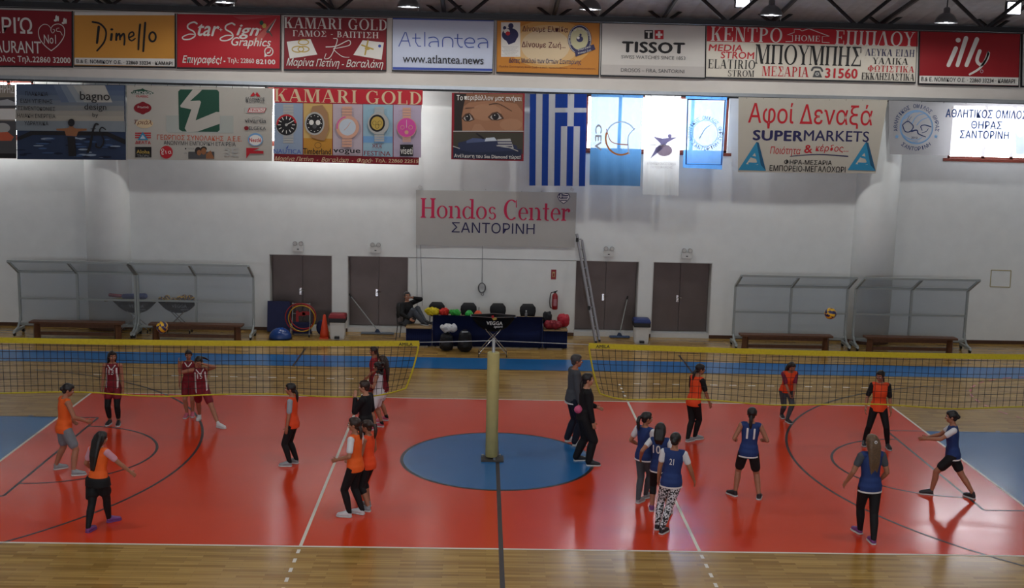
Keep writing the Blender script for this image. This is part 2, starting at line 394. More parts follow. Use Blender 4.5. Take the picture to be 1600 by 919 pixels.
for s in (-1, 1):
    fq(min(s*9, s*14), -2.45, max(s*9, s*14), 2.45, .001, 2)
    fq(-15, s*8.15-.65, 15, s*8.15+.65, .001, 2); fq(-15, s*7.5-.025, 15, s*7.5+.025, .002, 4)
    fq(min(s*14, s*15), -8.8, max(s*14, s*15), 8.8, .0006, 2)
    fq(s*14-.025, -7.5, s*14+.025, 7.5, .002, 4)
    # basketball key, free-throw half circle, three-point line
    for t in (-1, 1):
        fq(min(s*8.2, s*14), t*2.45-.025, max(s*8.2, s*14), t*2.45+.025, .0025, 4)
        for k in (9.6, 10.6, 11.5, 12.4): fq(s*k-.05, t*2.5-.06, s*k+.05, t*2.5+.06, .0027, 4)
        fq(min(s*12.42, s*14), t*6.6-.025, max(s*12.42, s*14), t*6.6+.025, .0025, 4)
        fq(s*5-.025, t*8.6-1.1, s*5+.025, t*8.6+1.0, .003, 4)
    fq(s*8.2-.025, -2.45, s*8.2+.025, 2.45, .0026, 4)
    if s > 0: arc(8.2, 0, 1.8, 90, 270, .05, .0028, 4)
    else: arc(-8.2, 0, 1.8, -90, 90, .05, .0028, 4)
    a = math.degrees(math.asin(6.6/6.75))
    if s > 0: arc(12.425, 0, 6.75, 180-a, 180+a, .05, .0029, 4, 60)
    else: arc(-12.425, 0, 6.75, -a, a, .05, .0029, 4, 60)
    # volleyball lines
    fq(-9, s*4.5-.025, 9, s*4.5+.025, .0035, 3); fq(s*9-.025, -4.5, s*9+.025, 4.5, .0036, 3); fq(s*3-.025, -4.5, s*3+.025, 4.5, .0037, 3)
    for t in (-1, 1):
        for k in range(5): y = t*(4.5+.2+.35*k); fq(s*3-.025, y-.075, s*3+.025, y+.075, .0034, 3)
        for k in range(14):
            x = s*(3.45+.46*k); fq(x-.09, t*6.25-.025, x+.09, t*6.25+.025, .0034, 3)
        fq(s*9.3-.07, t*4.5-.025, s*9.3+.07, t*4.5+.025, .0034, 3)
disc(0, 0, 1.82, .003, 4); disc(0, 0, 1.76, .0038, 2)
fq(-.035, -7.5, .035, 7.5, .0042, 4)
# dashed red goal-area arc at the far right
for i in range(15):
    t0 = radians(97+i*11); t1 = radians(97+i*11+6)
    band([(14+2.75*cos(t0+(t1-t0)*k/3), 5.0+2.75*sin(t0+(t1-t0)*k/3)) for k in range(4)], .05, .0032, 5)
fo = struct('floor', bm, [WOOD, RED_C, BLUE_C, WLINE, BLINE, RLINE])
# ------------------------------------------------------------------ far wall with door and window openings
ZB = 6.93                                       # underside of the beam that carries the upper wall
YU = 11.4                                       # face of the beam and upper wall
DOORS = [(-6.36, -4.59), (-4.15, -2.43), (2.34, 4.15), (4.56, 6.25)]
WINS = [(-15.6, -12.78), (-6.45, -2.46), (2.46, 6.5), (12.78, 15.6)]
def in_open(x, z):
    return any(a < x < b and z < 2.2 for a, b in DOORS) or any(a < x < b and 5.3 < z < 6.9 for a, b in WINS)
bm = BM(); xs = sorted({-XW, XW} | {v for o in DOORS+WINS for v in o}); zs = [0, 2.2, 5.3, 6.9, ZB]
for x0, x1 in zip(xs, xs[1:]):
    for z0, z1 in zip(zs, zs[1:]):
        if not in_open((x0+x1)/2, (z0+z1)/2): box2(bm, (x0, YB, z0), (x1, YB+.4, z1))
struct('wall_back', bm, WHITEWALL)
ZT = at(800, 27, YU).z
bm = BM(); box2(bm, (-XW, YU, ZB), (XW, YB+.4, ZT+.05)); struct('wall_upper', bm, BEAMW)
for i, s in enumerate((-1, 1)):
    bm = BM(); cx = s*10.85
    loft(bm, [(V((cx, YB+.02, z)), V((.61, 0, 0)), V((0, .56, 0))) for z in (0, ZB)], 40); struct(('pillar_left', 'pillar_right')[i], bm, WHITEWALL, True)
bm = BM(); box2(bm, (-XW-.3, YN, 0), (-XW, YB+.4, 9.1)); struct('wall_left', bm, WHITEWALL)
bm = BM(); box2(bm, (XW, YN, 0), (XW+.3, YB+.4, 9.1)); struct('wall_right', bm, WHITEWALL)
NW = [(-15, -9.5), (-8, -2.5), (-1, 4.5), (6, 11.5)]
bm = BM(); xs = sorted({-XW, XW} | {v for o in NW for v in o}); zs = [0, 4.6, 7.2, 9.1]
for x0, x1 in zip(xs, xs[1:]):
    for z0, z1 in zip(zs, zs[1:]):
        if not any(a < (x0+x1)/2 < b and 4.6 < (z0+z1)/2 < 7.2 for a, b in NW): box2(bm, (x0, YN-.3, z0), (x1, YN, z1))
struct('wall_front', bm, WHITEWALL)
def window(n, x0, x1, z0, z1, y, pane, mull, ydir):
    bm = BM(); t = .09; ya, yb = sorted((y+ydir*.06, y+ydir*.16))
    for a, b in (((x0, ya, z0), (x1, yb, z0+t)), ((x0, ya, z1-t), (x1, yb, z1)), ((x0, ya, z0), (x0+t, yb, z1)), ((x1-t, ya, z0), (x1, yb, z1))): box2(bm, a, b)
    for m in mull: box2(bm, (m-.045, ya, z0), (m+.045, yb, z1))
    if ydir > 0: box2(bm, (x0-.12, y-.035, z0-.05), (x1+.12, yb, z0+.035))
    w = struct('window_%d' % n, bm, WFRAME)
    bm = BM(); yp = y+ydir*.12; box2(bm, (x0+.05, yp-.006, z0+.05), (x1-.05, yp+.006, z1-.05)); obj('window_pane', bm, pane, w)
for i, (a, b) in enumerate(WINS):
    window(i+1, a, b, 5.3, 6.9, YB, PANE_M, [a+(b-a)*k for k in ((.245, .5, .75) if i < 3 else (.37, .66))], 1)
for i, (a, b) in enumerate(NW): window(i+5, a, b, 4.6, 7.2, YN, PANE_N, [a+(b-a)*k for k in (.25, .5, .75)], -1)
# skirting boards
bm = BM(); edges = [-XW]+[v for d in DOORS for v in d]+[XW]
for a, b in zip(edges[::2], edges[1::2]): box2(bm, (a, YB-.02, 0), (b, YB+.01, .1))
for s in (-1, 1): loft(bm, [(V((s*10.85, YB+.02, z)), V((.63, 0, 0)), V((0, .58, 0))) for z in (0, .09)], 40)
struct('baseboard_back', bm, SKIRT)
# aluminium rail under the beam
bm = BM(); box2(bm, (-XW, YU-.05, ZB-.02), (XW, YU, ZB+.07)); struct('trim_1', bm, ALU)
bm = BM(); box2(bm, (-XW, YU-.035, ZB-.075), (XW, YU+.03, ZB-.02)); struct('trim_2', bm, DARKSTEEL)
# conduit and panel outlines on the wall
bm = BM()
for (ax, ay), (bx, by) in (((651, 383), (652, 480)), ((657, 383), (660, 478)), ((754, 384), (753, 440)), ((638, 402), (900, 407))):
    tube(bm, [at(ax, ay, YB-.01), at(bx, by, YB-.01)], .008, 5)
struct('trim_3', bm, mat('conduit', '#8e9092', .5))
bm = BM(); q = [at(x, y, YB-.004) for x, y in ((1549, 422), (1580, 423), (1578, 449), (1547, 448))]
for a, b in zip(q, q[1:]+q[:1]): tube(bm, [a, b], .014, 4)
struct('trim_4', bm, mat('faded_yellow', '#a99f7c', .6))
# doors
for i, (a, b) in enumerate(DOORS):
    bm = BM(); box2(bm, (a, YB+.02, 0), (b, YB+.42, .13)); d = struct('door_%d' % (i+1), bm, WHITEP)
    m = (a+b)/2; H = 2.2
    for x0, x1 in ((a+.02, m-.006), (m+.006, b-.02)):
        bm = BM(); box2(bm, (x0, YB+.33, .14), (x1, YB+.385, H-.01)); box2(bm, (x0+.05, YB+.325, .2), (x1-.05, YB+.335, H-.07)); lf = obj('door_leaf', bm, DOORM, d)
    bm = BM(); box2(bm, (m-.09, YB+.315, 1.0), (m-.03, YB+.33, 1.2)); tube(bm, [(m-.06, YB+.33, 1.13), (m-.06, YB+.27, 1.13), (m+.06, YB+.27, 1.13)], .012, 6); obj('door_handle', bm, CHROME, d)
    bm = BM()
    for x in (a, b): box2(bm, (x-.012, YB-.012, 0), (x+.012, YB+.4, H))
    box2(bm, (a, YB-.012, H-.012), (b, YB+.4, H+.012)); obj('door_frame', bm, WHITEP, d)
    bm = BM(); box2(bm, (a, YB+.4, 0), (b, YB+.44, H)); obj('door_backing', bm, DOORM, d)
# ------------------------------------------------------------------ roof
bm = BM(); n = 130
def rz(y): return 9.0+(18.9-abs(y+7.5))*.17
for y0, y1 in ((YU+.3, -7.5), (-7.5, YN-.3)):
    v = [[bm.verts.new((-XW-.3+(2*XW+.6)*i/n, y, rz(y)+(.03 if i % 2 else 0))) for i in range(n+1)] for y in (y0, y1)]
    for i in range(n): face(bm, (v[0][i], v[0][i+1], v[1][i+1], v[1][i]))
struct('ceiling', bm, ROOF)
for s, nm in ((-1, 'gable_left'), (1, 'gable_right')):
    bm = BM(); face(bm, [bm.verts.new((s*(XW+.1), y, z)) for y, z in ((YN-.3, 9), (YB, 9), (-7.5, rz(-7.5)+.1))]); o = struct('wall_'+nm, bm, ROOF)
def truss(name, Y, zb, h, first, step):
    bm = BM(); box2(bm, (-XW, Y-.05, zb-.06), (XW, Y+.05, zb+.06)); box2(bm, (-XW, Y-.05, zb+h-.06), (XW, Y+.05, zb+h+.06))
    x = first
    while x < XW:
        for e in (-step*.5, step*.5):
            if abs(x+e) < XW: tube(bm, [(x, Y, zb), (x+e, Y, zb+h)], .045, 6)
        x += step
    struct(name, bm, DARKSTEEL)
tz = at(800, 29, 10.9).z; a0 = at(168, 10, 10.9).x; st = (at(1381, 40, 10.9).x-a0)/7
truss('beam_truss_far', 10.9, tz, 1.05, a0-st*2, st)
truss('beam_truss_middle', 6.0, rz(6.0)-1.4, 1.25, a0-st*2+.7, st); truss('beam_truss_centre', -2.0, rz(-2)-1.5, 1.35, a0-st*2, st); truss('beam_truss_near', -12.0, rz(-12)-1.5, 1.35, a0-st*2, st)
bm = BM()
for x in [a0+st*(k-2) for k in range(13)]:
    if abs(x) < XW:
        for y0, y1 in ((YU, -7.5), (-7.5, YN)): tube(bm, [(x, y0, rz(y0)-.1), (x, y1, rz(y1)-.1)], .06, 6)
struct('beam_rafters', bm, DARKSTEEL)
# ------------------------------------------------------------------ lamps
BELL = mat('lamp_bell', '#77797c', .3, .8, .5, .05, 9); BULB = emis('bulb', '#f6f0ff', 7.0); FLOOD = emis('flood_face', '#f4f2ff', 7.0)
def high_bay(px, py, Y, label, light=True):
    p = at(px, py, Y); t = thing('high_bay_lamp', label, 'lamp', p, 'bell lamps hanging from the roof')
    bm = BM(); lathe(bm, p, [(.275, 0), (.28, .01), (.265, .07), (.225, .14), (.17, .2), (.11, .235), (.08, .25), (.08, .35), (.05, .38)], 24, 0, False); obj('lamp_bell', bm, BELL, t, smooth=True)
    bm = BM(); cyl(bm, p+V((0, 0, .36)), V((p.x, p.y, rz(p.y)-.02)), .016, n=6); obj('hanging_rod', bm, DARKSTEEL, t)
    bm = BM(); ball(bm, p+V((0, 0, .1)), (.07, .07, .11), 12); obj('bulb', bm, BULB, t, smooth=True)
    bm = BM(); tube(bm, [p+V((.24, 0, .005)), p+V((.243, 0, -.05)), p+V((.24, 0, -.13))], .006, 5); obj('pull_chain', bm, CHROME, t)
    if light:
        l = bpy.data.lights.new('lamp_light', 'SPOT'); l.energy = LAMP_FAR; l.spot_size = radians(176); l.spot_blend = .25; l.shadow_soft_size = .2; l.color = (1, 1, .97)
        lo = bpy.data.objects.new('lamp_light', l); COL.objects.link(lo); lo.parent = t; lo.location = (0, 0, -.03)
for px, py, w in ((350, 4, 'above the red sign-maker banner'), (638, 11, 'above the pale blue-lettered news banner'), (922, 15, 'above the grey watch banner with a white cross'), (1205, 24, 'above the wide furniture banner'), (1478, 36, 'above the red coffee banner')):
    high_bay(px, py, 8.3, 'grey metal bell lamp hanging lit '+w, True)
def flood(px, py, Y, label):
    p = at(px, py, Y); t = thing('floodlight', label, 'lamp', p, 'square floodlights under the roof')
    bm = BM(); box(bm, p, (.34, .1, .3)); 
    for k in range(7): box(bm, p+V((-.14+k*.047, .08, 0)), (.012, .07, .26))
    obj('housing', bm, DARKSTEEL, t)
    bm = BM(); box(bm, p+V((0, -.056, 0)), (.3, .01, .26)); obj('lit_face', bm, FLOOD, t)
    bm = BM(); tube(bm, [p+V((-.18, 0, 0)), p+V((-.18, 0, .26)), p+V((.18, 0, .26)), p+V((.18, 0, 0))], .012, 5); cyl(bm, p+V((0, 0, .26)), V((p.x, p.y, rz(p.y)-.02)), .015, n=6); obj('bracket', bm, DARKSTEEL, t)
flood(1160, 2, 6.3, 'lit square floodlight above the wide furniture banner'); flood(1583, 13, 6.3, 'lit square floodlight above the red coffee banner')
for x in (-8, 0, 8):
    for y in (-4, -14):
        p = V((x, y, 9.3)); t = thing('high_bay_lamp', 'grey metal bell lamp hanging over the near half of the hall', 'lamp', p, 'bell lamps over the near half')
        bm = BM(); lathe(bm, p, [(.245, 0), (.235, .06), (.15, .18), (.075, .23), (.05, .36)], 20, 0, False); obj('lamp_bell', bm, BELL, t, smooth=True)
        bm = BM(); cyl(bm, p+V((0, 0, .34)), V((p.x, p.y, rz(p.y)-.02)), .016, n=6); obj('hanging_rod', bm, DARKSTEEL, t)
        l = bpy.data.lights.new('lamp_light', 'SPOT'); l.energy = LAMP_NEAR; l.spot_size = radians(150); l.spot_blend = .6; l.shadow_soft_size = .12
        lo = bpy.data.objects.new('lamp_light', l); COL.objects.link(lo); lo.parent = t; lo.location = (0, 0, -.03)
# ------------------------------------------------------------------ banners
def ink(n, h, tr=0, sh=0): return mat('ink_'+n, h, .55, 0, .3, .015, 3, tr, 0, sh)
I_W = ink('white', '#d8d5cf'); I_K = ink('black', '#1d1b1d'); I_R = ink('red', '#b01c28'); I_DR = ink('dark_red', '#7d1420'); I_NAVY = ink('navy', '#26244f')
I_BLUE = ink('blue', '#3a4fa0'); I_LB = ink('light_blue', '#6f9cc8'); I_OR = ink('orange', '#c98d3a'); I_GR = ink('grey', '#8c8c8c'); I_DG = ink('dark_grey', '#4a4a4c')
I_GREEN = ink('green', '#1f4a3a'); I_GOLD = ink('gold', '#b59a4a'); I_PK = ink('pink', '#c84a96'); I_TAN = ink('tan', '#8f6a4e'); I_TEAL = ink('teal', '#2c7fa4'); I_ROSE = ink('rose', '#c99a84')
I_PALE = ink('pale', '#b9c2cc'); I_SIL = ink('silver', '#a7a7a3'); I_PURP = ink('violet', '#5a4f8c'); I_MAG = ink('magenta_red', '#b81f4a'); I_BR = ink('brick_orange', '#b8583c')
BACK = mat('banner_back', '#dad8d2', .6, 0, .3, .015, 3)
def quadpt(c, u, v):
    tl, tr, br, bl = c; return tuple((tl[k]*(1-u)+tr[k]*u)*(1-v)+(bl[k]*(1-u)+br[k]*u)*v for k in (0, 1))
def sheet(name, label, cat, corners, m, Y, disp=None, thick=.004, nx=16, ny=8, group=None, pattern=None):
    back = pattern is None and not isinstance(m, list)
    if back and not cat == 'flag' and 'sheer' not in m.name: m = [m, BACK]
    else: back = False
    "a hanging printed sheet with its own thickness; corners are TL TR BR BL"
    bm = BM(); G = []
    for j in range(ny+1):
        row = []
        for i in range(nx+1):
            p = at(*quadpt(corners, i/nx, j/ny), Y); d = disp(p.x, p.z) if disp else 0
            row.append((bm.verts.new((p.x, Y-d, p.z)), bm.verts.new((p.x, Y-d+thick, p.z))))
        G.append(row)
    for j in range(ny):
        for i in range(nx):
            mi = pattern((i+.5)/nx, (j+.5)/ny) if pattern else 0
            for k in (0, 1):
                if k and back: mi = 1
                q = [G[j][i][k], G[j+1][i][k], G[j+1][i+1][k], G[j][i+1][k]]; face(bm, q if k == 0 else q[::-1], mi)
    o = obj(name, bm, m, loc=at(*quadpt(corners, .5, 1), Y))
    return tag(o, label, cat, group)
YB1 = YU-.09
def board(label, corners, m, Y=YB1):
    "banner laced into a dark steel frame on the upper wall"
    o = sheet('framed_banner', label, 'banner', corners, m, Y, group='framed banners along the upper wall')
    bm = BM(); e = .6; tl, tr, br, bl = corners
    F = [(tl[0]-e, tl[1]-1), (tr[0]+e, tr[1]-1), (br[0]+e, br[1]+e+2), (bl[0]-e, bl[1]+e+2)]
    P = [at(*c, Y) for c in F]; Q = [at(*c, Y) for c in corners]
    for i in (1, 2, 3):
        a, b, c, d = P[i], P[(i+1) % 4], Q[(i+1) % 4], Q[i]; v = []
        for y in (Y-.012, YU): v += [bm.verts.new((p.x, y, p.z)) for p in (a, b, c, d)]
        for q in ((0, 1, 2, 3), (7, 6, 5, 4), (0, 4, 5, 1), (1, 5, 6, 2), (2, 6, 7, 3), (3, 7, 4, 0)): face(bm, [v[k] for k in q])
    obj('banner_frame', bm, DARKSTEEL, o)
    return o
# 1 restaurant
o = board('dark red restaurant banner with a white heart outline and butterflies', ((-75, 13), (112, 18), (112, 103), (-75, 102)), I_DR)
c = Canvas(YB1, (0, 10, 6.667))
c.text(I_W, 'ΦΑΡΙΏ', 25, 195, 590, 170, .012); c.text(I_W, 'RESTAURANT', 60, 420, 700, 120, .005); c.text(I_W, 'Φηρά Περίβολος Τηλ.22860 32000', 145, 553, 1130, 78, .02)
h = [(535, 462), (470, 410), (412, 330), (405, 240), (450, 190), (500, 195), (535, 235)]; c.stroke(I_W, h, 9, 5); c.stroke(I_W, [(535, 462), (610, 400), (668, 310), (668, 225), (620, 185), (560, 195), (530, 240), (550, 278), (572, 250), (552, 238)], 9, 5)
c.stroke(I_W, [(650, 300), (630, 265), (595, 260), (592, 232), (618, 226)], 6, 4); c.text(I_W, 'No1', 522, 342, 120, 88, .005)
for x, y in ((598, 130), (680, 158)):
    c.ell(I_W, x-9, y-8, 11, 30); c.ell(I_W, x+9, y-2, 9, 28); c.ell(I_W, x-18, y+16, 17, 12)
c.build('lettering', o)
# 2 Dimello
o = board('ochre banner with a dark brush-written word and a white strip below', ((116, 19), (273, 22), (273, 104), (116, 102)), I_OR)
c = Canvas(YB1, (0, 10, 6.667)); c.rect(I_W, 776, 58, 1818, 92); c.poly(I_W, [(776, 535), (1820, 545), (1820, 625), (776, 605)])
K = I_K
c.stroke(K, [(965, 162), (1040, 180), (1095, 235), (1105, 300), (1080, 380), (1012, 462)], 20, 18); c.stroke(K, [(1030, 215), (1020, 300), (1012, 380)], 28, 24)
c.stroke(K, [(1165, 290), (1158, 350)], 26, 24); c.ell(K, 1166, 240, 16, 12); c.stroke(K, [(1215, 285), (1212, 350)], 22, 22); c.stroke(K, [(1212, 320), (1245, 285), (1252, 345)], 20, 18)
c.stroke(K, [(1255, 320), (1290, 285), (1300, 340), (1296, 400)], 22, 18); c.stroke(K, [(1350, 325), (1395, 300), (1385, 268), (1350, 285), (1345, 335), (1375, 358), (1410, 335)], 17, 15)
c.stroke(K, [(1462, 190), (1450, 320), (1444, 450)], 22, 18); c.stroke(K, [(1515, 172), (1505, 320), (1495, 468)], 22, 20); c.ring(K, 1592, 318, 44, 58, 20)
c.text(K, 'Β.& Ε. ΝΟΜΙΚΟΥ Ο.Ε. · 22860 33234 · ΚΑΜΑΡΙ', 1300, 583, 960, 38, .02); c.build('lettering', o)
# 3 sign maker
o = board('bright red sign-maker banner with white script and a light ray corner', ((277, 22), (438, 24), (437, 107), (277, 105)), I_R)
c = Canvas(YB1, (270, 10, 8.356))
c.poly(ink('ray', '#b5454a'), [(1370, 130), (780, 130), (900, 180)]); c.poly(ink('ray2', '#c0564f'), [(1370, 130), (960, 520), (1140, 480)])
def esse(x, y): c.stroke(I_W, [(x+190, y+20), (x+150, y), (x+80, y+30), (x+75, y+80), (x+150, y+125), (x+165, y+180), (x+100, y+222), (x+20, y+225), (x+5, y+195), (x+80, y+160), (x+150, y+160)], 22, 14)
esse(125, 205); esse(618, 220)
c.text(I_W, 'tar', 470, 310, 280, 150, .02, .35); c.text(I_W, 'ign', 980, 335, 290, 180, .02, .35); c.text(I_W, '+', 628, 305, 40, 40); c.text(I_W, '+', 1140, 302, 36, 36)
c.text(I_W, 'Graphics', 1025, 480, 500, 140, .01, .3); c.text(I_W, 'Επιγραφές!', 385, 705, 500, 120, .025, .3); c.text(I_W, '-', 676, 718, 22, 16, .02); c.text(I_W, 'Τηλ: 22860', 890, 715, 335, 78, .01); c.text(I_W, '82100', 1213, 724, 245, 60, .03)
c.ring(I_W, 1255, 590, 60, 62, 13); c.poly(I_W, [(1200, 610), (1197, 662), (1240, 648)]); c.stroke(I_W, [(1238, 610), (1265, 600), (1280, 570)], 18, 12)
c.ell(I_GOLD, 1195, 255, 28, 32); c.ell(I_GREEN, 1160, 215, 26, 30); c.stroke(I_DG, [(1240, 330), (1350, 165)], 38, 8); c.stroke(I_W, [(1262, 320), (1348, 172)], 14, 4); c.stroke(I_GREEN, [(1260, 330), (1300, 390)], 16, 10); c.build('lettering', o)
# 4 gold shop, upper
o = board('wine red jeweller banner with white serif words and two pale cushions', ((445, 26), (604, 29), (603, 109), (444, 108)), I_DR)
R2 = (420, 0, 3.4048); c = Canvas(YB1, R2)
c.serif(I_W, 'KAMARI GOLD', 356, 127, 528, 56); c.serif(I_W, 'ΓΑΜΟΣ - ΒΑΠΤΙΣΗ', 356, 182, 440, 31)
c.poly(I_W, [(96, 222), (222, 208), (258, 290), (112, 312)]); c.poly(I_W, [(500, 214), (612, 226), (600, 318), (450, 292)])
for x, y, r in ((155, 262, 34), (185, 262, 32), (185, 225, 30)): c.ring(I_GOLD, x, y, r, r*.55, 6)
c.stroke(I_GOLD, [(528, 215), (512, 290)], 8); c.stroke(I_GOLD, [(495, 240), (555, 262)], 8); c.ell(I_GOLD, 525, 258, 14, 9); c.ell(I_BLUE, 590, 245, 8, 8)
c.stroke(I_W, [(345, 205), (365, 215), (330, 300), (298, 312), (305, 285)], 5, 3); c.stroke(I_W, [(305, 250), (360, 245), (425, 215), (430, 240), (370, 255), (345, 262), (390, 300), (428, 305)], 5, 3)
c.text(I_W, 'Μαρίνα Πετίνη - Βασαλάκη', 352, 340, 500, 50, .008, .35); c.build('lettering', o)
# 5 news
o = board('pale banner with thin blue letters and a web address', ((614, 28), (772, 32), (769, 112), (613, 109)), ink('pale_news', '#bcc4d8'))
c = Canvas(YB1, R2); c.poly(I_BLUE, [(660, 93), (1198, 104), (1197, 114), (660, 103)]); c.poly(I_BLUE, [(660, 357), (1190, 366), (1190, 378), (660, 370)])
B = I_BLUE; W = 5
c.stroke(B, [(692, 246), (725, 172), (730, 172), (752, 246)], W, sub=1); c.stroke(B, [(706, 218), (742, 218)], W); c.stroke(B, [(782, 180), (782, 225), (795, 246), (808, 246)], W, sub=1); c.stroke(B, [(765, 203), (806, 203)], W); c.stroke(B, [(830, 172), (830, 246)], W)
def aa(x, y): c.stroke(B, [(x, y-46), (x+30, y-50), (x+50, y-35), (x+52, y)], W); c.stroke(B, [(x+52, y-26), (x+14, y-24), (x+2, y-8), (x+10, y)], W)
aa(850, 248); c.stroke(B, [(925, 248), (928, 205), (960, 199), (978, 215), (978, 250)], W); c.stroke(B, [(1005, 182), (1005, 228), (1018, 250), (1030, 250)], W); c.stroke(B, [(988, 204), (1030, 206)], W)
c.stroke(B, [(1048, 228), (1092, 228), (1088, 208), (1066, 202), (1046, 214), (1044, 234), (1060, 252), (1090, 250)], W); aa(1112, 254)
c.text(I_K, 'www.atlantea.news', 928, 316, 418, 42, .004); c.build('lettering', o)
# 6 bone marrow donors
o = board('orange and cream donors banner with a mother-and-child emblem and round badge', ((777, 29), (937, 33), (935, 117), (776, 112)), ink('amber', '#bb7a2c'))
c = Canvas(YB1, (770, 0, 3.404)); CRM = ink('cream', '#cdb794'); c.ell(ink('amber2', '#c79650'), 300, 235, 225, 128); c.ell(ink('amber3', '#cba672'), 290, 240, 175, 108); c.ell(CRM, 280, 245, 130, 90)
c.rect(I_W, 44, 119, 146, 302); c.ell(I_NAVY, 96, 138, 14, 15); c.ell(I_NAVY, 63, 149, 9, 10); c.ell(I_NAVY, 92, 185, 44, 36); c.poly(I_NAVY, [(70, 215), (136, 190), (118, 225), (84, 238)]); c.ell(I_W, 74, 166, 16, 13); c.ell(I_R, 80, 178, 12, 11)
for k in range(7): c.text(I_DG, 'Πανελλήνιος Σύλλογος', 92, 248+k*7.6, 86-(k % 3)*14, 4)
D = ink('maroon', '#5a1c22')
c.text(D, 'Δίνουμε Ελπίδα', 278, 158, 236, 36, .015); c.text(D, 'Δίνουμε Ζωή...', 270, 242, 228, 38, .015); c.text(I_NAVY, 'Δότες Μυελού των Οστών Σαντορίνης', 278, 328, 376, 32, .012); c.text(D, 'Ομάδα Σαντορίνη δίνει ζωή - e-mail : santorinidonors - www.santorinidonors', 290, 360, 500, 12)
c.ell(I_NAVY, 462, 210, 63, 78); c.ring(I_W, 462, 210, 60, 75, 2); c.ell(ink('badge', '#b8b48e'), 460, 206, 47, 60); c.arc_text(I_W, 'ΔΟΤΕΣ ΜΥΕΛΟΥ ΤΩΝ ΟΣΤΩΝ ΣΑΝΤΟΡΙΝΗΣ', 462, 209, 55, -125, 100, 9, 6)
c.ell(I_NAVY, 466, 186, 6, 7); c.ell(I_NAVY, 462, 208, 18, 16); c.ell(I_W, 454, 202, 7, 7); c.poly(I_NAVY, [(436, 268), (536, 236), (545, 262), (440, 302)]); c.text(I_W, 'δίνουμε ελπίδα', 486, 258, 70, 12, 0, .2, .28); c.text(I_W, 'δίνουμε ζωή', 486, 276, 70, 12, 0, .2, .28); c.build('lettering', o)
# 7 watch banner
o = board('light grey watch banner with a white cross on a red square', ((941, 33), (1102, 37), (1101, 121), (939, 117)), ink('pale_grey', '#c8c4be'))
c = Canvas(YB1, (770, 0, 3.404)); c.poly(ink('pale_grey2', '#b8b3ae'), [(580, 343), (1125, 355), (1124, 408), (580, 398)])
c.rect(I_K, 806, 160, 852, 207); c.rect(I_R, 861, 160, 908, 209); c.text(I_W, 'T', 829, 184, 34, 34, .03); c.rect(I_W, 878, 167, 891, 202); c.rect(I_W, 867, 179, 902, 190)
c.text(I_K, 'TISSOT', 854, 253, 330, 58, .045); c.text(I_DG, 'SWISS WATCHES SINCE 1853', 854, 306, 334, 18); c.text(I_DG, 'DROSOS – FIRA, SANTORINI', 850, 378, 332, 22, .004); c.build('lettering', o)
# 8 furniture
o = board('wide cream furniture banner with red top stripe and big black serif name', ((1104, 38), (1433, 47), (1430, 128), (1103, 120)), ink('cream_white', '#cfc8ba'))
c = Canvas(YB1, (1090, 30, 4.571)); c.poly(I_R, [(66, 38), (1572, 78), (1572, 196), (66, 158)])
c.serif(I_W, 'ΚΕΝΤΡΟ', 350, 110, 500, 100); c.serif(I_W, 'ΕΠΙΠΛΟΥ', 1268, 137, 560, 100)
c.stroke(I_W, [(630, 160), (678, 160), (678, 115), (640, 112), (690, 95), (690, 72), (730, 74), (745, 84), (795, 68), (940, 122), (890, 125), (890, 165), (940, 168)], 5, sub=1); c.serif(I_W, 'HOME', 783, 137, 176, 40)
c.text(I_R, 'MEDIA', 200, 205, 240, 46, .02, .1); c.text(I_R, 'STROM', 285, 258, 236, 48, .02, .05); c.serif(I_K, 'ELATIRIO', 243, 322, 330, 64); c.serif(I_K, 'STROM', 310, 388, 184, 46)
c.serif(I_K, 'ΜΠΟΥΜΠΗΣ', 790, 258, 750, 138, .03); c.serif(I_R, 'ΜΕΣΑΡΙΑ', 628, 374, 332, 68); c.text(I_R, '31560', 1026, 387, 230, 70, .03)
c.stroke(I_DG, [(815, 365), (830, 345), (875, 348), (890, 370)], 14, 14); c.poly(I_DG, [(838, 368), (868, 368), (888, 416), (820, 414)]); c.ell(I_SIL, 853, 392, 15, 13); c.ell(I_DG, 853, 392, 6, 5)
c.serif(I_NAVY, 'ΛΕΥΚΑ ΕΙΔΗ', 1372, 240, 348, 48); c.serif(I_K, 'ΥΑΛΙΚΑ', 1376, 300, 256, 44); c.serif(I_R, 'ΦΩΤΙΣΤΙΚΑ', 1382, 355, 330, 44); c.serif(I_K, 'ΕΚΚΛΗΣΙΑΣΤΙΚΑ', 1360, 411, 376, 48, .03); c.build('lettering', o)
# 9 coffee
o = board('red coffee banner with one thick white handwritten word', ((1438, 47), (1594, 50), (1591, 134), (1436, 130)), ink('coffee_red', '#8f1820'))
c = Canvas(YB1, (1140, 0, 3.2826)); c.poly(I_W, [(974, 388), (1484, 398), (1482, 438), (972, 426)])
c.stroke(I_W, [(1160, 248), (1140, 295), (1122, 335)], 22, 20); c.ell(I_W, 1172, 206, 13, 12); c.stroke(I_W, [(1212, 196), (1192, 260), (1168, 335)], 23, 20); c.stroke(I_W, [(1268, 202), (1240, 270), (1214, 335)], 23, 20)
c.stroke(I_W, [(1282, 262), (1268, 310), (1290, 332), (1318, 305), (1328, 268), (1310, 310), (1280, 352), (1230, 382)], 19, 10); c.ring(I_PALE, 1292, 366, 8, 9, 2)
c.text(I_K, 'Β.& Ε. ΝΟΜΙΚΟΥ Ο.Ε. · 22860 33234 · ΚΑΜΑΡΙ', 1222, 411, 480, 22, .02); c.build('lettering', o)
o = board('plain dark banner edge at the right end of the upper row', ((1598, 52), (1700, 54), (1698, 136), (1597, 134)), I_SIL)
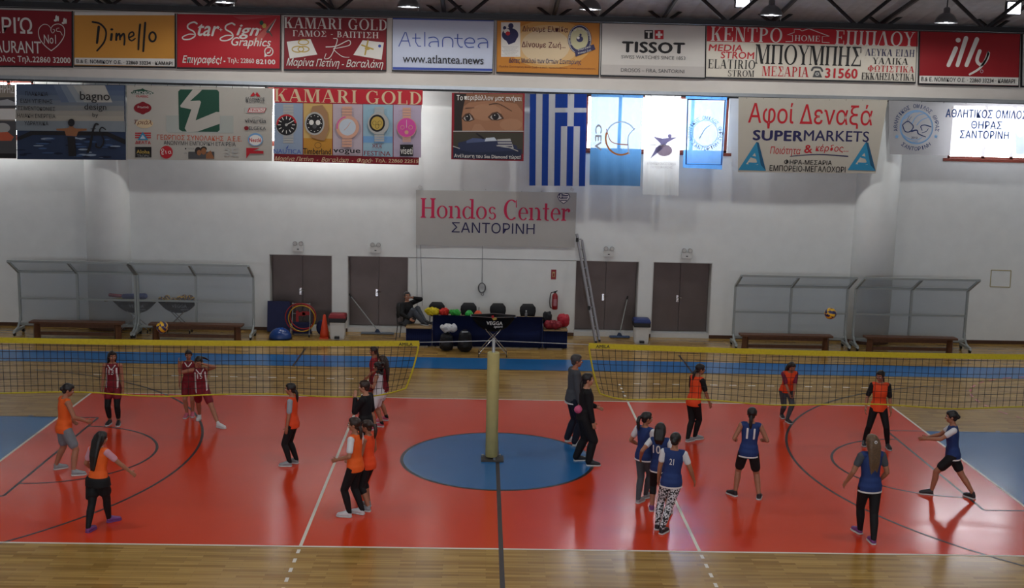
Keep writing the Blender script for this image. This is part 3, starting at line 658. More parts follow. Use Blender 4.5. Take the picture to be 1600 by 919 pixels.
# ---- lower row, hung from the rail
YL = YU-.12
def wv(a=.012, k=3.1, ph=0): return lambda x, z: a*sin(x*k+ph)+a*.5*sin(z*4+x*1.7+ph)
GL = 'banners hung from the rail under the beam'
def hung(label, corners, m, disp=None, Y=YL, name='hanging_banner', cat='banner', grp=GL, n=9, **kw):
    o = sheet(name, label, cat, corners, m, Y, disp, group=grp, **kw)
    for k in range(n):
        bm = BM(); p = at(*quadpt(corners, (k+.5)/n, .01), Y); q = V((p.x, YU-.06, ZB-.03)); tube(bm, [p+V((0, -.006, -.02)), p+V((0, .004, .01)), q], .006, 4); obj('tie', bm, DARKSTEEL, o)
    return o
# car shop piece at the left edge, two stacked photographs
Z1 = (0, 120, 5.0)
d = wv(.008, 2, 1); o = hung('banner of parked cars cut by the left edge of the photo', ((-90, 131), (24, 132), (25, 248), (-90, 246)), ink('faded_photo', '#8f8578'), d)
c = Canvas(YL, Z1, d); c.text(I_W, 'ΣΩΤΗΡΗΣ', 10, 95, 190, 60, .02); c.poly(I_DG, [(-300, 165), (120, 160), (125, 245), (-300, 245)]); c.poly(ink('bumper', '#a9a9ab'), [(-100, 200), (60, 175), (120, 200), (125, 225), (-100, 225)])
c.poly(I_W, [(-300, 250), (125, 250), (130, 335), (-300, 335)]); c.poly(I_DG, [(-300, 345), (130, 345), (130, 625), (-300, 620)]); c.ell(I_SIL, 20, 400, 60, 40); c.poly(I_BR, [(-100, 440), (60, 430), (110, 470), (90, 500), (-100, 500)]); c.poly(I_K, [(-300, 595), (125, 600), (130, 636), (-300, 630)]); c.build('print', o)  # white strip paints in the bright window gap between the two photographs
# bathroom shop
d = wv(.01, 2.4, 0); SEA = ink('sea', '#26344f')
o = hung('dark pool photograph banner with a bather seen from behind', ((25, 131), (196, 133), (197, 250), (27, 249)), SEA, d)
c = Canvas(YL, Z1, d)
for j, h in enumerate(('#4b5a74', '#536178', '#5f6b7c', '#6f7780', '#838584', '#969289', '#a09a8e')): c.poly(ink('sky%d' % j, h), [(124, 62+j*40), (972, 68+j*40), (974, 110+j*40), (125, 104+j*40)])
for j in range(5): c.poly(ink('haze%d' % j, ('#5d6a80', '#74808e', '#8d9498', '#a3a49f', '#b0ada4')[j]), [(420+j*50, 66), (700+j*30, 66), (560+j*80, 200), (480+j*60, 200)])
c.poly(ink('sea_far', '#7e868c'), [(126, 343), (978, 346), (980, 430), (126, 420)]); c.poly(I_K, [(240, 425), (840, 430), (980, 490), (980, 530), (830, 460), (260, 455), (140, 500), (140, 470)])
rr = random.Random(3)
for k in range(34): x, y = rr.uniform(150, 930), rr.uniform(475, 630); c.ell(ink(('wave_a', 'wave_b', 'wave_c')[k % 3], ('#3d557c', '#8a98aa', '#151d33')[k % 3]), x, y, rr.uniform(20, 55), rr.uniform(4, 9), 12)
SK = ink('back_skin', '#8f5f3e'); c.poly(SK, [(445, 405), (520, 402), (545, 395), (575, 395), (600, 404), (680, 405), (680, 420), (615, 428), (600, 465), (520, 460), (510, 425), (445, 418)]); c.ell(SK, 560, 392, 16, 20); c.ell(I_K, 560, 358, 26, 30); c.poly(I_K, [(530, 470), (590, 470), (600, 620), (540, 620)])
c.text(I_K, 'bagno', 745, 160, 225, 85, .004); c.text(I_K, 'design', 748, 242, 166, 60); c.text(I_K, 'by', 748, 302, 44, 38)
for k, s_ in enumerate(('ΠΛΑΚΑΚΙΑ', 'ΕΙΔΗ ΥΓΙΕΙΝΗΣ', 'ΤΣΙΜΕΝΤΟΚΟΝΙΕΣ', 'ΗΛΙΑΚΗ ΕΝΕΡΓΕΙΑ', 'ΥΔΡΑΥΛΙΚΑ')): c.text(I_K, s_, 290, 133+k*57.5, (170, 240, 280, 285, 180)[k], 30)
c.stroke(I_K, [(770, 372), (748, 372), (728, 430), (708, 540), (690, 585)], 12, 22); c.stroke(I_K, [(712, 408), (752, 405)], 5); c.stroke(I_K, [(828, 412), (800, 395), (782, 420), (800, 460), (815, 500), (795, 548), (758, 548), (755, 525)], 9, 14); c.build('print', o)
# wholesale food banner
TRW = mat('banner_white', '#b9b5ac', .55, 0, .3, .015, 3, .12); d = wv(.009, 2.2, 2)
o = hung('white wholesaler banner with a big green lightning square and small food logos', ((198, 133), (427, 138), (425, 252), (199, 249)), TRW, d)
c = Canvas(YL, (200, 130, 6.957), d)
c.poly(ink('fade', '#a4a8a2'), [(415, 350), (1145, 355), (1145, 545), (440, 540), (415, 515)])
c.poly(I_GREEN, [(570, 68), (970, 72), (990, 95), (996, 510), (975, 530), (590, 525), (555, 500), (548, 90)])
c.poly(TRW, [(705, 70), (805, 72), (775, 105), (675, 195), (780, 188), (795, 205), (735, 405), (960, 312), (1000, 314), (1000, 440), (760, 525), (640, 528), (618, 490), (690, 285), (575, 262), (568, 245)])
c.text(I_BR, 'ΓΕΩΡΓΙΟΣ ΣΥΝΟΛΑΚΗΣ  Α.Ε.Ε.', 778, 596, 895, 54, .012); c.text(I_DG, 'ΑΝΩΝΥΜΗ ΕΜΠΟΡΙΚΗ ΕΤΑΙΡΕΙΑ', 780, 656, 760, 44, .008)
c.poly(I_GREEN, [(30, 105), (60, 78), (140, 65), (160, 55), (180, 70), (255, 90), (285, 110), (250, 122), (50, 120)]); c.text(I_W, 'LUNCHEON', 157, 104, 205, 32, .02); c.text(I_R, 'CLASSIC', 155, 144, 130, 22, .02)
c.ell(I_DR, 160, 270, 96, 58); c.ell(I_DR, 162, 270, 48, 70); c.text(I_W, 'Ραμανά', 165, 262, 115, 28); c.ell(CRM, 180, 440, 95, 50); c.text(ink('brown', '#6a3a2a'), 'Τριάλ', 165, 430, 190, 60, .01, .3)
for k in range(3): c.rect(I_R, 78, 537+k*24, 252, 550+k*24)
c.poly(I_TEAL, [(162, 528), (222, 618), (105, 618)]); c.poly(I_PALE, [(162, 560), (195, 605), (132, 605)]); c.text(I_R, 'ΔΕΛΤΑ', 165, 645, 166, 34, .03)
c.rect(I_K, 80, 692, 257, 808); c.text(I_GOLD, 'Aloha', 165, 745, 140, 40, .02); c.text(I_GR, 'TROPIC', 172, 790, 140, 26)
c.ell(I_R, 420, 750, 70, 70); c.ring(I_W, 380, 727, 16, 16, 6); c.text(I_W, 'εψα', 420, 758, 105, 50, .02, 0, .15)
c.rect(I_DG, 660, 745, 940, 822); c.ell(ink('dark_hair', '#2c2522'), 765, 735, 36, 42); c.ell(SK, 775, 755, 24, 30); c.ell(ink('dark_hair2', '#33291f'), 825, 715, 34, 28); c.ell(SK, 825, 740, 28, 36); c.poly(SK, [(850, 770), (900, 730), (940, 820), (850, 822)]); c.ell(I_K, 630, 712, 8, 8); c.text(I_GR, 'NIVEA', 690, 712, 66, 20); c.text(I_GR, 'ub', 628, 758, 30, 18, .02)
c.text(I_SIL, '3Ε', 1128, 750, 150, 88, .01)
c.poly(I_R, [(1330, 142), (1365, 95), (1385, 125), (1405, 95), (1440, 145), (1405, 145), (1385, 122), (1365, 142)]); c.text(I_DG, 'ΕΛΛΗΝΙΚΟΣ', 1384, 168, 200, 26, .01); c.text(I_DG, 'ΦΟΥΡΝΟΣ', 1384, 198, 200, 32, .02)
c.poly(I_SIL, [(1278, 262), (1510, 262), (1480, 325), (1280, 325)]); c.poly(I_R, [(1318, 268), (1505, 268), (1485, 318), (1300, 318)]); c.poly(I_W, [(1330, 274), (1496, 274), (1480, 312), (1312, 312)]); c.text(I_R, 'ΥΦΑΝΤΗΣ', 1405, 293, 155, 30, .03, .2)
c.text(I_DG, 'vivartia', 1388, 408, 228, 44, .008); c.ring(I_GR, 1400, 400, 55, 38, 4, 200, 350); c.ell(I_DR, 1290, 488, 25, 22); c.text(I_DG, 'ELGEKA', 1410, 490, 180, 38, .004)
c.ell(I_LB, 1388, 612, 82, 70); c.ell(I_W, 1388, 618, 70, 56); c.text(I_R, 'Nestlé', 1385, 618, 128, 44, .03); c.poly(I_R, [(1288, 702), (1435, 706), (1340, 745), (1288, 820)]); c.poly(I_R, [(1325, 735), (1475, 735), (1475, 765), (1325, 765)]); c.build('print', o)
# watches
d = wv(.01, 2.2, .6); o = hung('red jeweller banner with five wrist watches in a row', ((429, 137), (660, 142), (654, 258), (428, 252)), I_DR, d)
c = Canvas(YL, (420, 130, 6.531), d)
c.poly(ink('bright_red', '#b3212f'), [(52, 42), (1572, 72), (1568, 220), (55, 195)]); c.serif(CRM, 'KAMARI GOLD', 808, 138, 1460, 130)
PB = [ink('panel%d' % k, h) for k, h in enumerate(('#8b9bb0', '#c3a263', '#b5a7b0', '#8fb0c0', '#b0a3b8'))]
xs = (55, 355, 655, 962, 1272, 1562)
for k in range(5): c.poly(PB[k], [(xs[k], 200+k*5), (xs[k+1]-6, 206+k*5), (xs[k+1]-8, 728+k*8), (xs[k], 720+k*8)])
c.poly(ink('sunset', '#b9832f'), [(355, 560), (648, 566), (646, 724), (355, 720)]); c.poly(I_LB, [(962, 540), (1265, 545), (1262, 610), (962, 606)])
def strap(m, x, y0, y1, w0, w1, ym, r):
    for a, b in ((y0, ym-r*.8), (ym+r*.8, y1)):
        n = 4
        for k in range(n):
            ya, yb = a+(b-a)*k/n, a+(b-a)*(k+1)/n-5; c.poly(m, [(x-w0/2, ya), (x+w0/2, ya), (x+w0/2, yb), (x-w0/2, yb)])
S_ = I_SIL; TANL = ink('leather', '#9a7654')
strap(S_, 200, 218, 615, 105, 90, 425, 110); c.ell(S_, 182, 425, 112, 112); c.ell(I_K, 182, 425, 105, 108); c.ring(I_R, 182, 425, 104, 107, 18, 180, 350)
for a in range(12): c.stroke(I_W, [(182+60*sin(a*pi/6), 425-60*cos(a*pi/6)), (182+85*sin(a*pi/6), 425-85*cos(a*pi/6))], 8)
c.stroke(I_W, [(182, 425), (245, 390)], 7); c.ell(S_, 182, 425, 14, 14)
c.poly(TANL, [(450, 235), (550, 222), (600, 300), (615, 470), (570, 585), (520, 580), (430, 550), (430, 300)]); c.ell(S_, 470, 412, 100, 118); c.ell(I_K, 470, 412, 84, 100); c.ell(I_W, 438, 400, 24, 26); c.ell(I_W, 505, 402, 24, 26); c.ell(I_DG, 470, 440, 22, 24)
for a in range(12): c.ell(I_W, 470+68*sin(a*pi/6), 412-82*cos(a*pi/6), 5, 5, 8)
strap(I_ROSE, 800, 238, 655, 100, 90, 448, 115); c.ell(I_ROSE, 805, 448, 118, 118); c.ell(I_PALE, 805, 448, 85, 85); c.ring(I_PK, 805, 448, 112, 112, 12, 170, 260); c.stroke(I_ROSE, [(805, 448), (835, 400)], 6); c.stroke(I_ROSE, [(805, 448), (770, 480)], 5)
strap(S_, 1130, 245, 600, 100, 90, 415, 110); c.ell(S_, 1120, 412, 108, 112); c.ell(I_K, 1108, 408, 80, 88); c.ell(I_GOLD, 1108, 408, 62, 68); 
for x, y in ((1080, 405), (1135, 405), (1108, 440)): c.ring(I_K, x, y, 20, 22, 3)
strap(I_ROSE, 1410, 250, 605, 84, 84, 452, 118); c.ell(I_ROSE, 1408, 452, 102, 102); c.ell(I_PK, 1408, 452, 96, 97); c.ring(I_ROSE, 1366, 450, 22, 22, 5); c.ring(I_ROSE, 1450, 450, 22, 22, 5); c.ell(I_ROSE, 1408, 500, 20, 20); c.stroke(I_W, [(1408, 452), (1408, 375)], 4)
c.text(I_BLUE, 'NAUTICA', 195, 695, 275, 44); c.poly(I_BLUE, [(178, 665), (210, 628), (195, 668)]); c.text(I_K, 'Timberland', 497, 695, 275, 60, .02); c.ring(I_K, 507, 632, 34, 30, 4); c.text(I_K, 'vogue', 800, 700, 270, 52, .02); c.text(I_DR, 'FESTINA', 1110, 715, 265, 46, .004); c.text(I_DR, 'ЖRЖ', 1108, 640, 100, 44)
c.rect(I_K, 1342, 625, 1474, 742); c.text(I_W, 'viseti', 1408, 688, 120, 70, .01)
c.text(CRM, 'Μαρίνα Πετίνη  -  Βασαλάκη  -  Φηρά', 560, 782, 970, 56, .006, .35); c.text(CRM, '- Τηλ. 22860 22515', 1290, 795, 470, 46, .008, .1); c.build('print', o)
# environment poster
d = wv(.008, 3, .2); o = hung('red-edged poster of a child\'s eyes above a ship photograph', ((706, 145), (820, 146), (818, 252), (705, 249)), ink('poster_red', '#8a1a28'), d, name='hanging_poster', cat='poster', grp=None, n=5)
c = Canvas(YL, (620, 110, 4.595), d); FS = ink('face_skin', '#966b50'); FL = ink('face_light', '#a0765a'); FD = ink('face_brown', '#4f372a')
c.poly(ink('face_mid', '#7d5740'), [(412, 165), (905, 172), (905, 438), (412, 434)]); c.poly(ink('dark_side', '#2a2220'), [(412, 165), (500, 168), (480, 250), (465, 330), (470, 434), (412, 434)]); c.poly(FS, [(480, 260), (520, 230), (700, 215), (860, 240), (905, 300), (905, 438), (470, 436), (468, 330)]); c.ell(FL, 640, 300, 110, 60); c.ell(FL, 820, 390, 80, 44); c.ell(FS, 590, 395, 60, 40)
for x, y, rx in ((512, 338, 40), (710, 330, 52)):
    c.poly(FD, [(x-rx-6, y+6), (x-rx*.5, y-26), (x+rx*.2, y-34), (x+rx*.8, y-14), (x+rx+8, y+16), (x+rx*.3, y+30), (x-rx*.6, y+28)]); c.poly(ink('eye_grey', '#a8a09a'), [(x-rx*.8, y+6), (x-rx*.3, y-18), (x+rx*.3, y-22), (x+rx*.85, y+14), (x+rx*.2, y+24), (x-rx*.5, y+22)]); c.ell(I_K, x-2, y+1, rx*.48, 24); c.ell(I_W, x-7, y-8, 4, 4, 8)
c.stroke(FD, [(665, 246), (730, 240), (825, 292)], 9, 4); c.stroke(FD, [(495, 272), (555, 268)], 7, 4); c.poly(FL, [(535, 434), (560, 385), (600, 385), (640, 434)])
c.rect(I_SIL, 405, 434, 910, 440); c.poly(ink('hill', '#3d3a30'), [(406, 442), (908, 445), (905, 600), (405, 595)]); c.poly(ink('sea_dark', '#20283e'), [(405, 555), (895, 565), (895, 640), (405, 632)])
c.poly(ink('hull', '#28304c'), [(440, 520), (560, 490), (720, 500), (860, 540), (870, 575), (560, 590), (440, 570)]); c.poly(I_SIL, [(720, 495), (815, 490), (840, 560), (730, 550)])
for k in range(3): c.rect(I_NAVY, 722, 508+k*18, 828, 515+k*18)
c.poly(ink('deck', '#4a5578'), [(500, 505), (545, 486), (640, 492), (645, 512), (500, 522)]); c.poly(I_PALE, [(640, 485), (700, 480), (720, 505), (630, 510)]); c.stroke(I_K, [(575, 455), (620, 488)], 10, 14); c.stroke(I_SIL, [(720, 540), (800, 552), (870, 580)], 9, 4); c.stroke(I_SIL, [(405, 545), (450, 560)], 6)
c.text(I_W, 'Το', 452, 196, 44, 36, .02); c.text(I_W, 'περιβάλλον μας ανήκει', 690, 202, 404, 44, .012); c.text(I_W, 'Ανέλκυση του Sea Diamond τώρα!', 650, 620, 470, 32, .012); c.build('print', o)
# flags
def fold(a, k, ph): return lambda x, z: a*sin(x*k+ph)+a*.4*sin(x*k*2.3+z*1.5+ph)
FLG = 'cloth flags hung from the rail'
FB = mat('flag_blue', '#24489c', .8, 0, .2, .03, 6, .35); FW = mat('flag_white', '#c2c4c8', .8, 0, .2, .02, 6, .35)
def gk(u, v):
    i = min(8, int(u*9)); cv = v/.35
    if i >= 4 and cv < 1: return 1 if (i == 6 or .4 < cv < .6) else 0
    return i % 2
d = fold(.03, 9, .3); o = hung('blue and white striped national flag with a white cross, hung on end', ((828, 147), (917, 147), (914, 291), (827, 290)), [FB, FW], d, name='flag', cat='flag', grp=FLG, nx=36, ny=40, pattern=gk, n=5)
R3 = (690, 130, 3.478); d = fold(.02, 8, 1.4)
FC = mat('flag_sky_blue', '#5480a4', .8, 0, .2, .03, 6, .6, 0, .2)
o = hung('translucent blue federation flag with an orange and white ball ring', ((924, 147), (1005, 149), (1000, 291), (921, 289)), FC, d, name='flag', cat='flag', grp=FLG, nx=24, ny=16, n=4)
F_O = ink('flag_orange', '#d07a3a', .3); F_W = ink('flag_print_white', '#d8dce0', .4); c = Canvas(YL, R3, d)
c.text(F_W, 'CEV', 852, 295, 140, 36, .03, 0, -pi/2); c.ring(F_O, 975, 300, 88, 94, 9, 60, 200); c.ring(F_W, 975, 300, 88, 94, 8, 200, 330); c.stroke(F_W, [(1050, 245), (1015, 290), (1015, 360), (1020, 385)], 5, 8); c.stroke(F_O, [(895, 250), (925, 320), (1010, 335)], 4, 6); c.build('print', o)
d = fold(.018, 10, .5); o = hung('long white federation flag with a blue diving figure', ((1008, 149), (1064, 150), (1060, 306), (1004, 304)), mat('flag_sheer_white', '#c4c4c2', .8, 0, .2, .02, 6, .7, 0, .25), d, name='flag', cat='flag', grp=FLG, nx=20, ny=16, n=3)
P_ = ink('soft_violet', '#77749a', .3); c = Canvas(YL, R3, d); c.ell(ink('soft_mauve', '#97899c', .3), 1210, 365, 44, 32); c.poly(P_, [(1135, 410), (1165, 350), (1190, 330), (1150, 290), (1200, 300), (1285, 292), (1230, 322), (1190, 365)]); c.ell(P_, 1240, 287, 12, 11); c.stroke(F_W, [(1130, 335), (1260, 340)], 6, 3)
c.text(I_GR, 'ΕΛΛΗΝΙΚΗ ΟΜΟΣΠΟΝΔΙΑ', 1196, 438, 155, 14); c.text(I_GR, 'ΠΕΤΟΣΦΑΙΡΙΣΗΣ', 1196, 457, 118, 13); c.build('print', o)
d = fold(.012, 8, 2); o = hung('small white club flag with a pale blue border', ((1072, 150), (1136, 152), (1128, 265), (1067, 262)), mat('flag_pale_blue', '#5f96c8', .8, 0, .2, .03, 6, .7, 0, .24), d, name='flag', cat='flag', grp=FLG, nx=16, ny=16, n=4)
c = Canvas(YL, R3, d); c.stroke(I_NAVY, [(1338, 88), (1540, 92), (1520, 444), (1328, 440), (1338, 88)], 7, sub=1); c.poly(mat('flag_panel', '#cacdd2', .8, 0, .2, .02, 6, .7, 0, .6), [(1344, 94), (1534, 98), (1514, 438), (1334, 434)])
c.arc_text(I_DG, 'ΑΘΛΗΤΙΚΟΣ ΟΜΙΛΟΣ ΘΗΡΑΣ', 1432, 272, 84, -120, 120, 20, 15); c.arc_text(I_DG, 'ΣΑΝΤΟΡΙΝΗ', 1432, 272, 84, 235, 125, 20, 15, True); c.ring(I_SIL, 1432, 272, 70, 72, 3); c.stroke(I_SIL, [(1400, 300), (1430, 250), (1465, 225)], 6, 3); c.build('print', o)
# supermarket
d = wv(.012, 2.3, 1.1); o = hung('cream supermarket banner with red Greek lettering and blue triangles', ((1154, 152), (1387, 156), (1368, 271), (1153, 269)), mat('banner_cream', '#b9b3a6', .55, 0, .3, .015, 3, .1), d)
c = Canvas(YL, (1140, 0, 3.2826), d); c.text(I_R, 'Αφοί Δεναξά', 415, 598, 634, 130, .006); c.text(I_NAVY, 'SUPER', 248, 696, 256, 54, .04); c.text(I_NAVY, 'MARKETS', 548, 698, 336, 54, .012)
c.text(I_R, 'Ποιότητα', 286, 776, 156, 48, .004, .15); c.text(I_R, '&', 403, 764, 42, 42, .02); c.text(I_R, 'κέρδος...', 525, 764, 170, 44, .004, .15); c.stroke(I_NAVY, [(310, 802), (450, 792), (606, 802)], 3, 6)
c.text(I_K, 'ΦΗΡΑ-ΜΕΣΑΡΙΑ', 402, 833, 246, 26, .012); c.text(I_K, 'ΕΜΠΟΡΕΙΟ-ΜΕΓΑΛΟΧΩΡΙ', 400, 866, 392, 30, .012)
CR_M = mat('banner_cream', '')
for x in (0, 561):
    c.poly(I_TEAL, [(138+x, 728), (44+x, 872), (186+x, 876)]); c.poly(ink('deep_teal', '#1c4f6e'), [(138+x, 728), (150+x, 732), (186+x, 876), (160+x, 846)]); c.poly(CR_M, [(128+x, 778), (84+x, 842), (146+x, 846)]); c.stroke(I_TEAL, [(132+x, 775), (110+x, 800), (138+x, 812), (142+x, 838), (100+x, 838)], 12, 10)
c.build('print', o)
# club banner at the right with the window behind
d = wv(.02, 1.9, .4); o = hung('white club banner with a round ball crest, lit by the window behind it', ((1388, 157), (1700, 166), (1700, 248), (1390, 241)), mat('banner_sheer', '#bdbdbf', .6, 0, .2, .015, 3, .5, 0, .26), d)
NV = ink('club_navy', '#2f3d66'); c = Canvas(YL, (1380, 150, 7.273), d)
c.ring(I_LB, 378, 355, 192, 195, 12); c.ring(I_LB, 378, 355, 176, 180, 4)
for pts in ([(240, 260), (330, 190), (400, 182)], [(320, 320), (380, 230), (470, 200)], [(380, 330), (440, 270), (540, 235)], [(200, 420), (280, 480), (380, 500), (440, 470)], [(215, 450), (300, 520), (390, 520)]): c.stroke(I_LB, pts, 9, 7)
c.stroke(NV, [(215, 330), (245, 400), (300, 405), (340, 350), (300, 300), (265, 290), (215, 330)], 12, 10); c.stroke(NV, [(320, 400), (380, 390), (400, 430), (480, 465)], 20, 10); c.stroke(NV, [(540, 350), (470, 330), (425, 345), (440, 390)], 14, 8); c.stroke(NV, [(440, 420), (490, 400), (510, 370)], 8, 6); c.stroke(NV, [(262, 290), (290, 225)], 5, 3); c.stroke(NV, [(268, 300), (318, 235)], 5, 3)
c.text(NV, '2012', 352, 474, 72, 22, .01); c.arc_text(NV, 'ΑΘΛΗΤΙΚΟΣ ΟΜΙΛΟΣ ΘΗΡΑΣ', 372, 352, 238, -103, 103, 44, 32, False, .015); c.arc_text(NV, 'ΣΑΝΤΟΡΙΝΗ', 368, 360, 240, 222, 138, 44, 34, True, .012)
for x in (148, 592): c.poly(I_LB, [(x+(30 if k % 2 == 0 else 12)*sin(k*pi/5), 460-(30 if k % 2 == 0 else 12)*cos(k*pi/5)) for k in range(10)])
CN = ink('club_navy_print', '#4a66a0', .6, .1); c.text(CN, 'ΑΘΛΗΤΙΚΟΣ ΟΜΙΛΟΣ', 1165, 205, 920, 96, .03); c.text(CN, 'ΘΗΡΑΣ', 1165, 330, 350, 90, .03); c.text(CN, 'ΣΑΝΤΟΡΙΝΗ', 1140, 440, 560, 92, .03)
c.poly(ink('sheer_blue', '#6f9cc8', .5, .3), [(1490, 400), (1540, 470), (1600, 440), (1700, 500), (1700, 660), (1500, 660)]); c.build('print', o)
# perfumery banner in the middle of the wall
YH = YB-.05; d = wv(.008, 2.6, .9); HW = mat('banner_grey_white', '#a9a7a3', .55, 0, .3, .015, 3)
o = sheet('wall_banner', 'white perfumery banner with big crimson serif name in the middle of the wall', 'banner', ((650, 297), (901, 301), (898, 387), (650, 383)), HW, YH, d)
c = Canvas(YH, (630, 280, 5.333), d); c.serif(I_MAG, 'Hondos', 460, 248, 626, 168, .02); c.serif(I_MAG, 'Center', 1115, 260, 552, 172, .02)
G_ = []; SG = I_NAVY
c.text(SG, 'ΣΑΝΤΟΡΙΝΗ', 750, 408, 690, 88, 0)
HB = [(1337, 208), (1300, 180), (1283, 145), (1298, 118), (1322, 116), (1337, 126), (1352, 116), (1380, 120), (1392, 148), (1372, 180)]
c.poly(I_NAVY, HB); c.poly(I_W, [(1337+(x-1337)*.88, 155+(y-155)*.86) for x, y in HB])
for y in (136, 150, 164, 178): c.rect(I_NAVY, 1300+(y-136)*.2, y-4, 1376-(y-136)*.3, y+3)
c.rect(I_NAVY, 1297, 124, 1330, 158); c.rect(I_W, 1310, 124, 1317, 158); c.rect(I_W, 1297, 138, 1330, 144); c.text(I_PALE, '®', 1406, 265, 12, 12); c.build('lettering', o)
for x, y in ((656, 292), (894, 296)): bm = BM(); p = at(x, y, YB); box(bm, p+V((0, -.04, 0)), (.09, .08, .09), 0, Matrix.Rotation(.6, 3, 'Y')); obj('wall_bracket', bm, WHITEP, o)
for x, y in ((724, 297), (759, 296), (815, 299), (846, 299)): bm = BM(); p = at(x, y, YB); cyl(bm, p, p+V((0, -.06, 0)), .008, n=5); obj('wall_hook', bm, DARKSTEEL, o)
# ------------------------------------------------------------------ net post in the centre circle
PADM = mat('foam_pad', '#a89f68', .7, 0, .3, .05, 7); STEELG = mat('painted_steel', '#8b8d8e', .4, .5, .5, .05, 9)
def net_post(loc, label, pad=True):
    x, y, z = loc; t = thing('net_post', label, 'post', loc)
    bm = BM(); cyl(bm, (x, y, 0.004), (x, y, 2.3), .03, n=14); ball(bm, (x, y, 2.3), (.032, .032, .02), 12); obj('steel_pole', bm, STEELG, t, smooth=True)
    bm = BM(); box(bm, (x+.02, y-.02, .02), (.42, .34, .03)); obj('base_plate', bm, mat('base_rubber', '#3a3836', .7), t)
    for dx, dy in ((-.16, .06), (.16, .08), (.06, -.14)):
        bm = BM(); cyl(bm, (x+dx, y+dy, .034), (x+dx, y+dy, .075), .025, n=8); obj('bolt', bm, ALU, t)
    if pad:
        bm = BM(); prof = [(.1, .06), (.112, .07), (.112, 2.04), (.104, 2.055), (.03, 2.055)]; lathe(bm, (x, y, 0), [(.032, .06)]+prof, 32, 0, False); pd = obj('foam_padding', bm, PADM, t, smooth=True)
        bm = BM(); box(bm, (x+.11, y-.03, 1.05), (.012, .012, 1.94)); obj('padding_seam', bm, mat('pad_seam', '#857d50', .7), pd)
    return t
PX = at(770, 600, 0).x
net_post((PX, 0, 0), 'net post wrapped in pale yellow foam in the blue centre circle')
net_post((-10.9, 0, 0), 'bare net post beyond the left end line', False); net_post((10.9, 0, 0), 'bare net post beyond the right end line', False)
# ------------------------------------------------------------------ nets
YEL = mat('net_tape', '#b3a41e', .6, 0, .3, .08, 20); CORD = mat('net_cord', '#1c1a18', .8)
def net(s, top, label, side):
    "s = -1 left net, +1 right net; top: (x, z) of the inner and outer end"
    (x0, z0), (x1, z1) = top; n = 73
    def P(u, v):                                   # u along the net, v from tape (0) to bottom cord (1)
        x = x0+(x1-x0)*u; z = z0+(z1-z0)*u - .035*sin(pi*u)
        edge = max(0, 1-u*n/7); x += s*.24*edge*(v**1.3); lift = .1*edge*edge*v*v
        zb = z-1.03-.03*sin(u*17+s)+lift
        return V((x, .012*sin(u*31)*v, z+(zb-z)*v))
    t = thing('volleyball_net', label, 'net', ((x0+x1)/2, 0, 1.12))
    bm = BM(); L = []
    for i in range(n+1):
        p = P(i/n, 0); L.append([bm.verts.new(p+V((0, a, b))) for a, b in ((-.006, .0), (-.006, -.1), (.006, -.1), (.006, 0))])
    for a, b in zip(L, L[1:]):
        for k in range(4): face(bm, (a[k], b[k], b[(k+1) % 4], a[(k+1) % 4]))
    face(bm, L[0]); face(bm, L[-1][::-1]); obj('top_tape', bm, YEL, t)
    bm = BM(); tube(bm, [P(i/n, 1) for i in range(n+1)], .014, 6); obj('bottom_cord', bm, YEL, t)
    bm = BM(); tube(bm, [P(0, .05+k*.95/10) for k in range(11)], .016, 6); obj('side_tape', bm, YEL, t)
    bm = BM(); rows = 8
    for i in range(1, n+1): tube(bm, [P(i/n, .08+k*.92/5) for k in range(6)], .0042, 4)
    for j in range(1, rows): tube(bm, [P(i/n, j/rows) for i in range(0, n+1)], .0042, 4)
    o = obj('netting', bm, CORD, t); o['kind'] = 'stuff'
    c = Canvas(-.006, (0, 0, 1)); c.text(I_K, 'AMILA', side, (538 if s < 0 else 541.5), 22, 5, .02); c.build('lettering', t)
    bm = BM(); tube(bm, [V((x0, 0, z0-.03)), V((PX, 0, 2.27))], .007, 5); obj('tension_cable', bm, STEELG, t)
    bm = BM(); tube(bm, [V((x1, 0, z1-.03)), V((s*10.9, 0, 2.25))], .007, 5); obj('outer_cable', bm, STEELG, t)
net(-1, ((at(655, 533, 0).x, 2.245), (-10.6, 2.17)), 'volleyball net with yellow tape across the left half of the court', 634)
net(1, ((at(920, 536, 0).x, 2.26), (10.6, 2.2)), 'volleyball net with yellow tape across the right half of the court', 942)
# ------------------------------------------------------------------ balls
BY = mat('ball_yellow', '#c79a1c', .45, 0, .4, .05, 12); BB = mat('ball_blue', '#22244e', .45, 0, .4, .05, 12)
def volleyball(p, r, label, grp=None, rot=(0, 0, 0), n=40, loc=None):
    me_bm = BM(); ball(me_bm, (0, 0, 0), r, n); R = Matrix.Rotation(rot[0], 3, 'X') @ Matrix.Rotation(rot[1], 3, 'Y') @ Matrix.Rotation(rot[2], 3, 'Z')
    for f in me_bm.faces:
        c = f.calc_center_median().normalized(); a = max(range(3), key=lambda k: abs(c[k])); u = c[(a+1) % 3]/abs(c[a]); w = u+.35*sin(c[(a+2) % 3]*2.2)
        f.material_index = 1 if (int((w+3)*1.5) % 2 == (0 if c[a] > 0 else 1)) else 0
    bmesh.ops.transform(me_bm, matrix=R.to_4x4(), verts=me_bm.verts[:])
    o = obj('volleyball', me_bm, [BY, BB], None, smooth=True); o.location = p
    return tag(o, label, 'ball', grp)
volleyball(at(253.5, 511, .15), .108, 'yellow and blue volleyball in the air in front of the left benches', None, (.4, .5, .2))
volleyball(at(1297.5, 490, .15), .108, 'yellow and blue volleyball in the air in front of the right benches', None, (1.2, .2, .9))
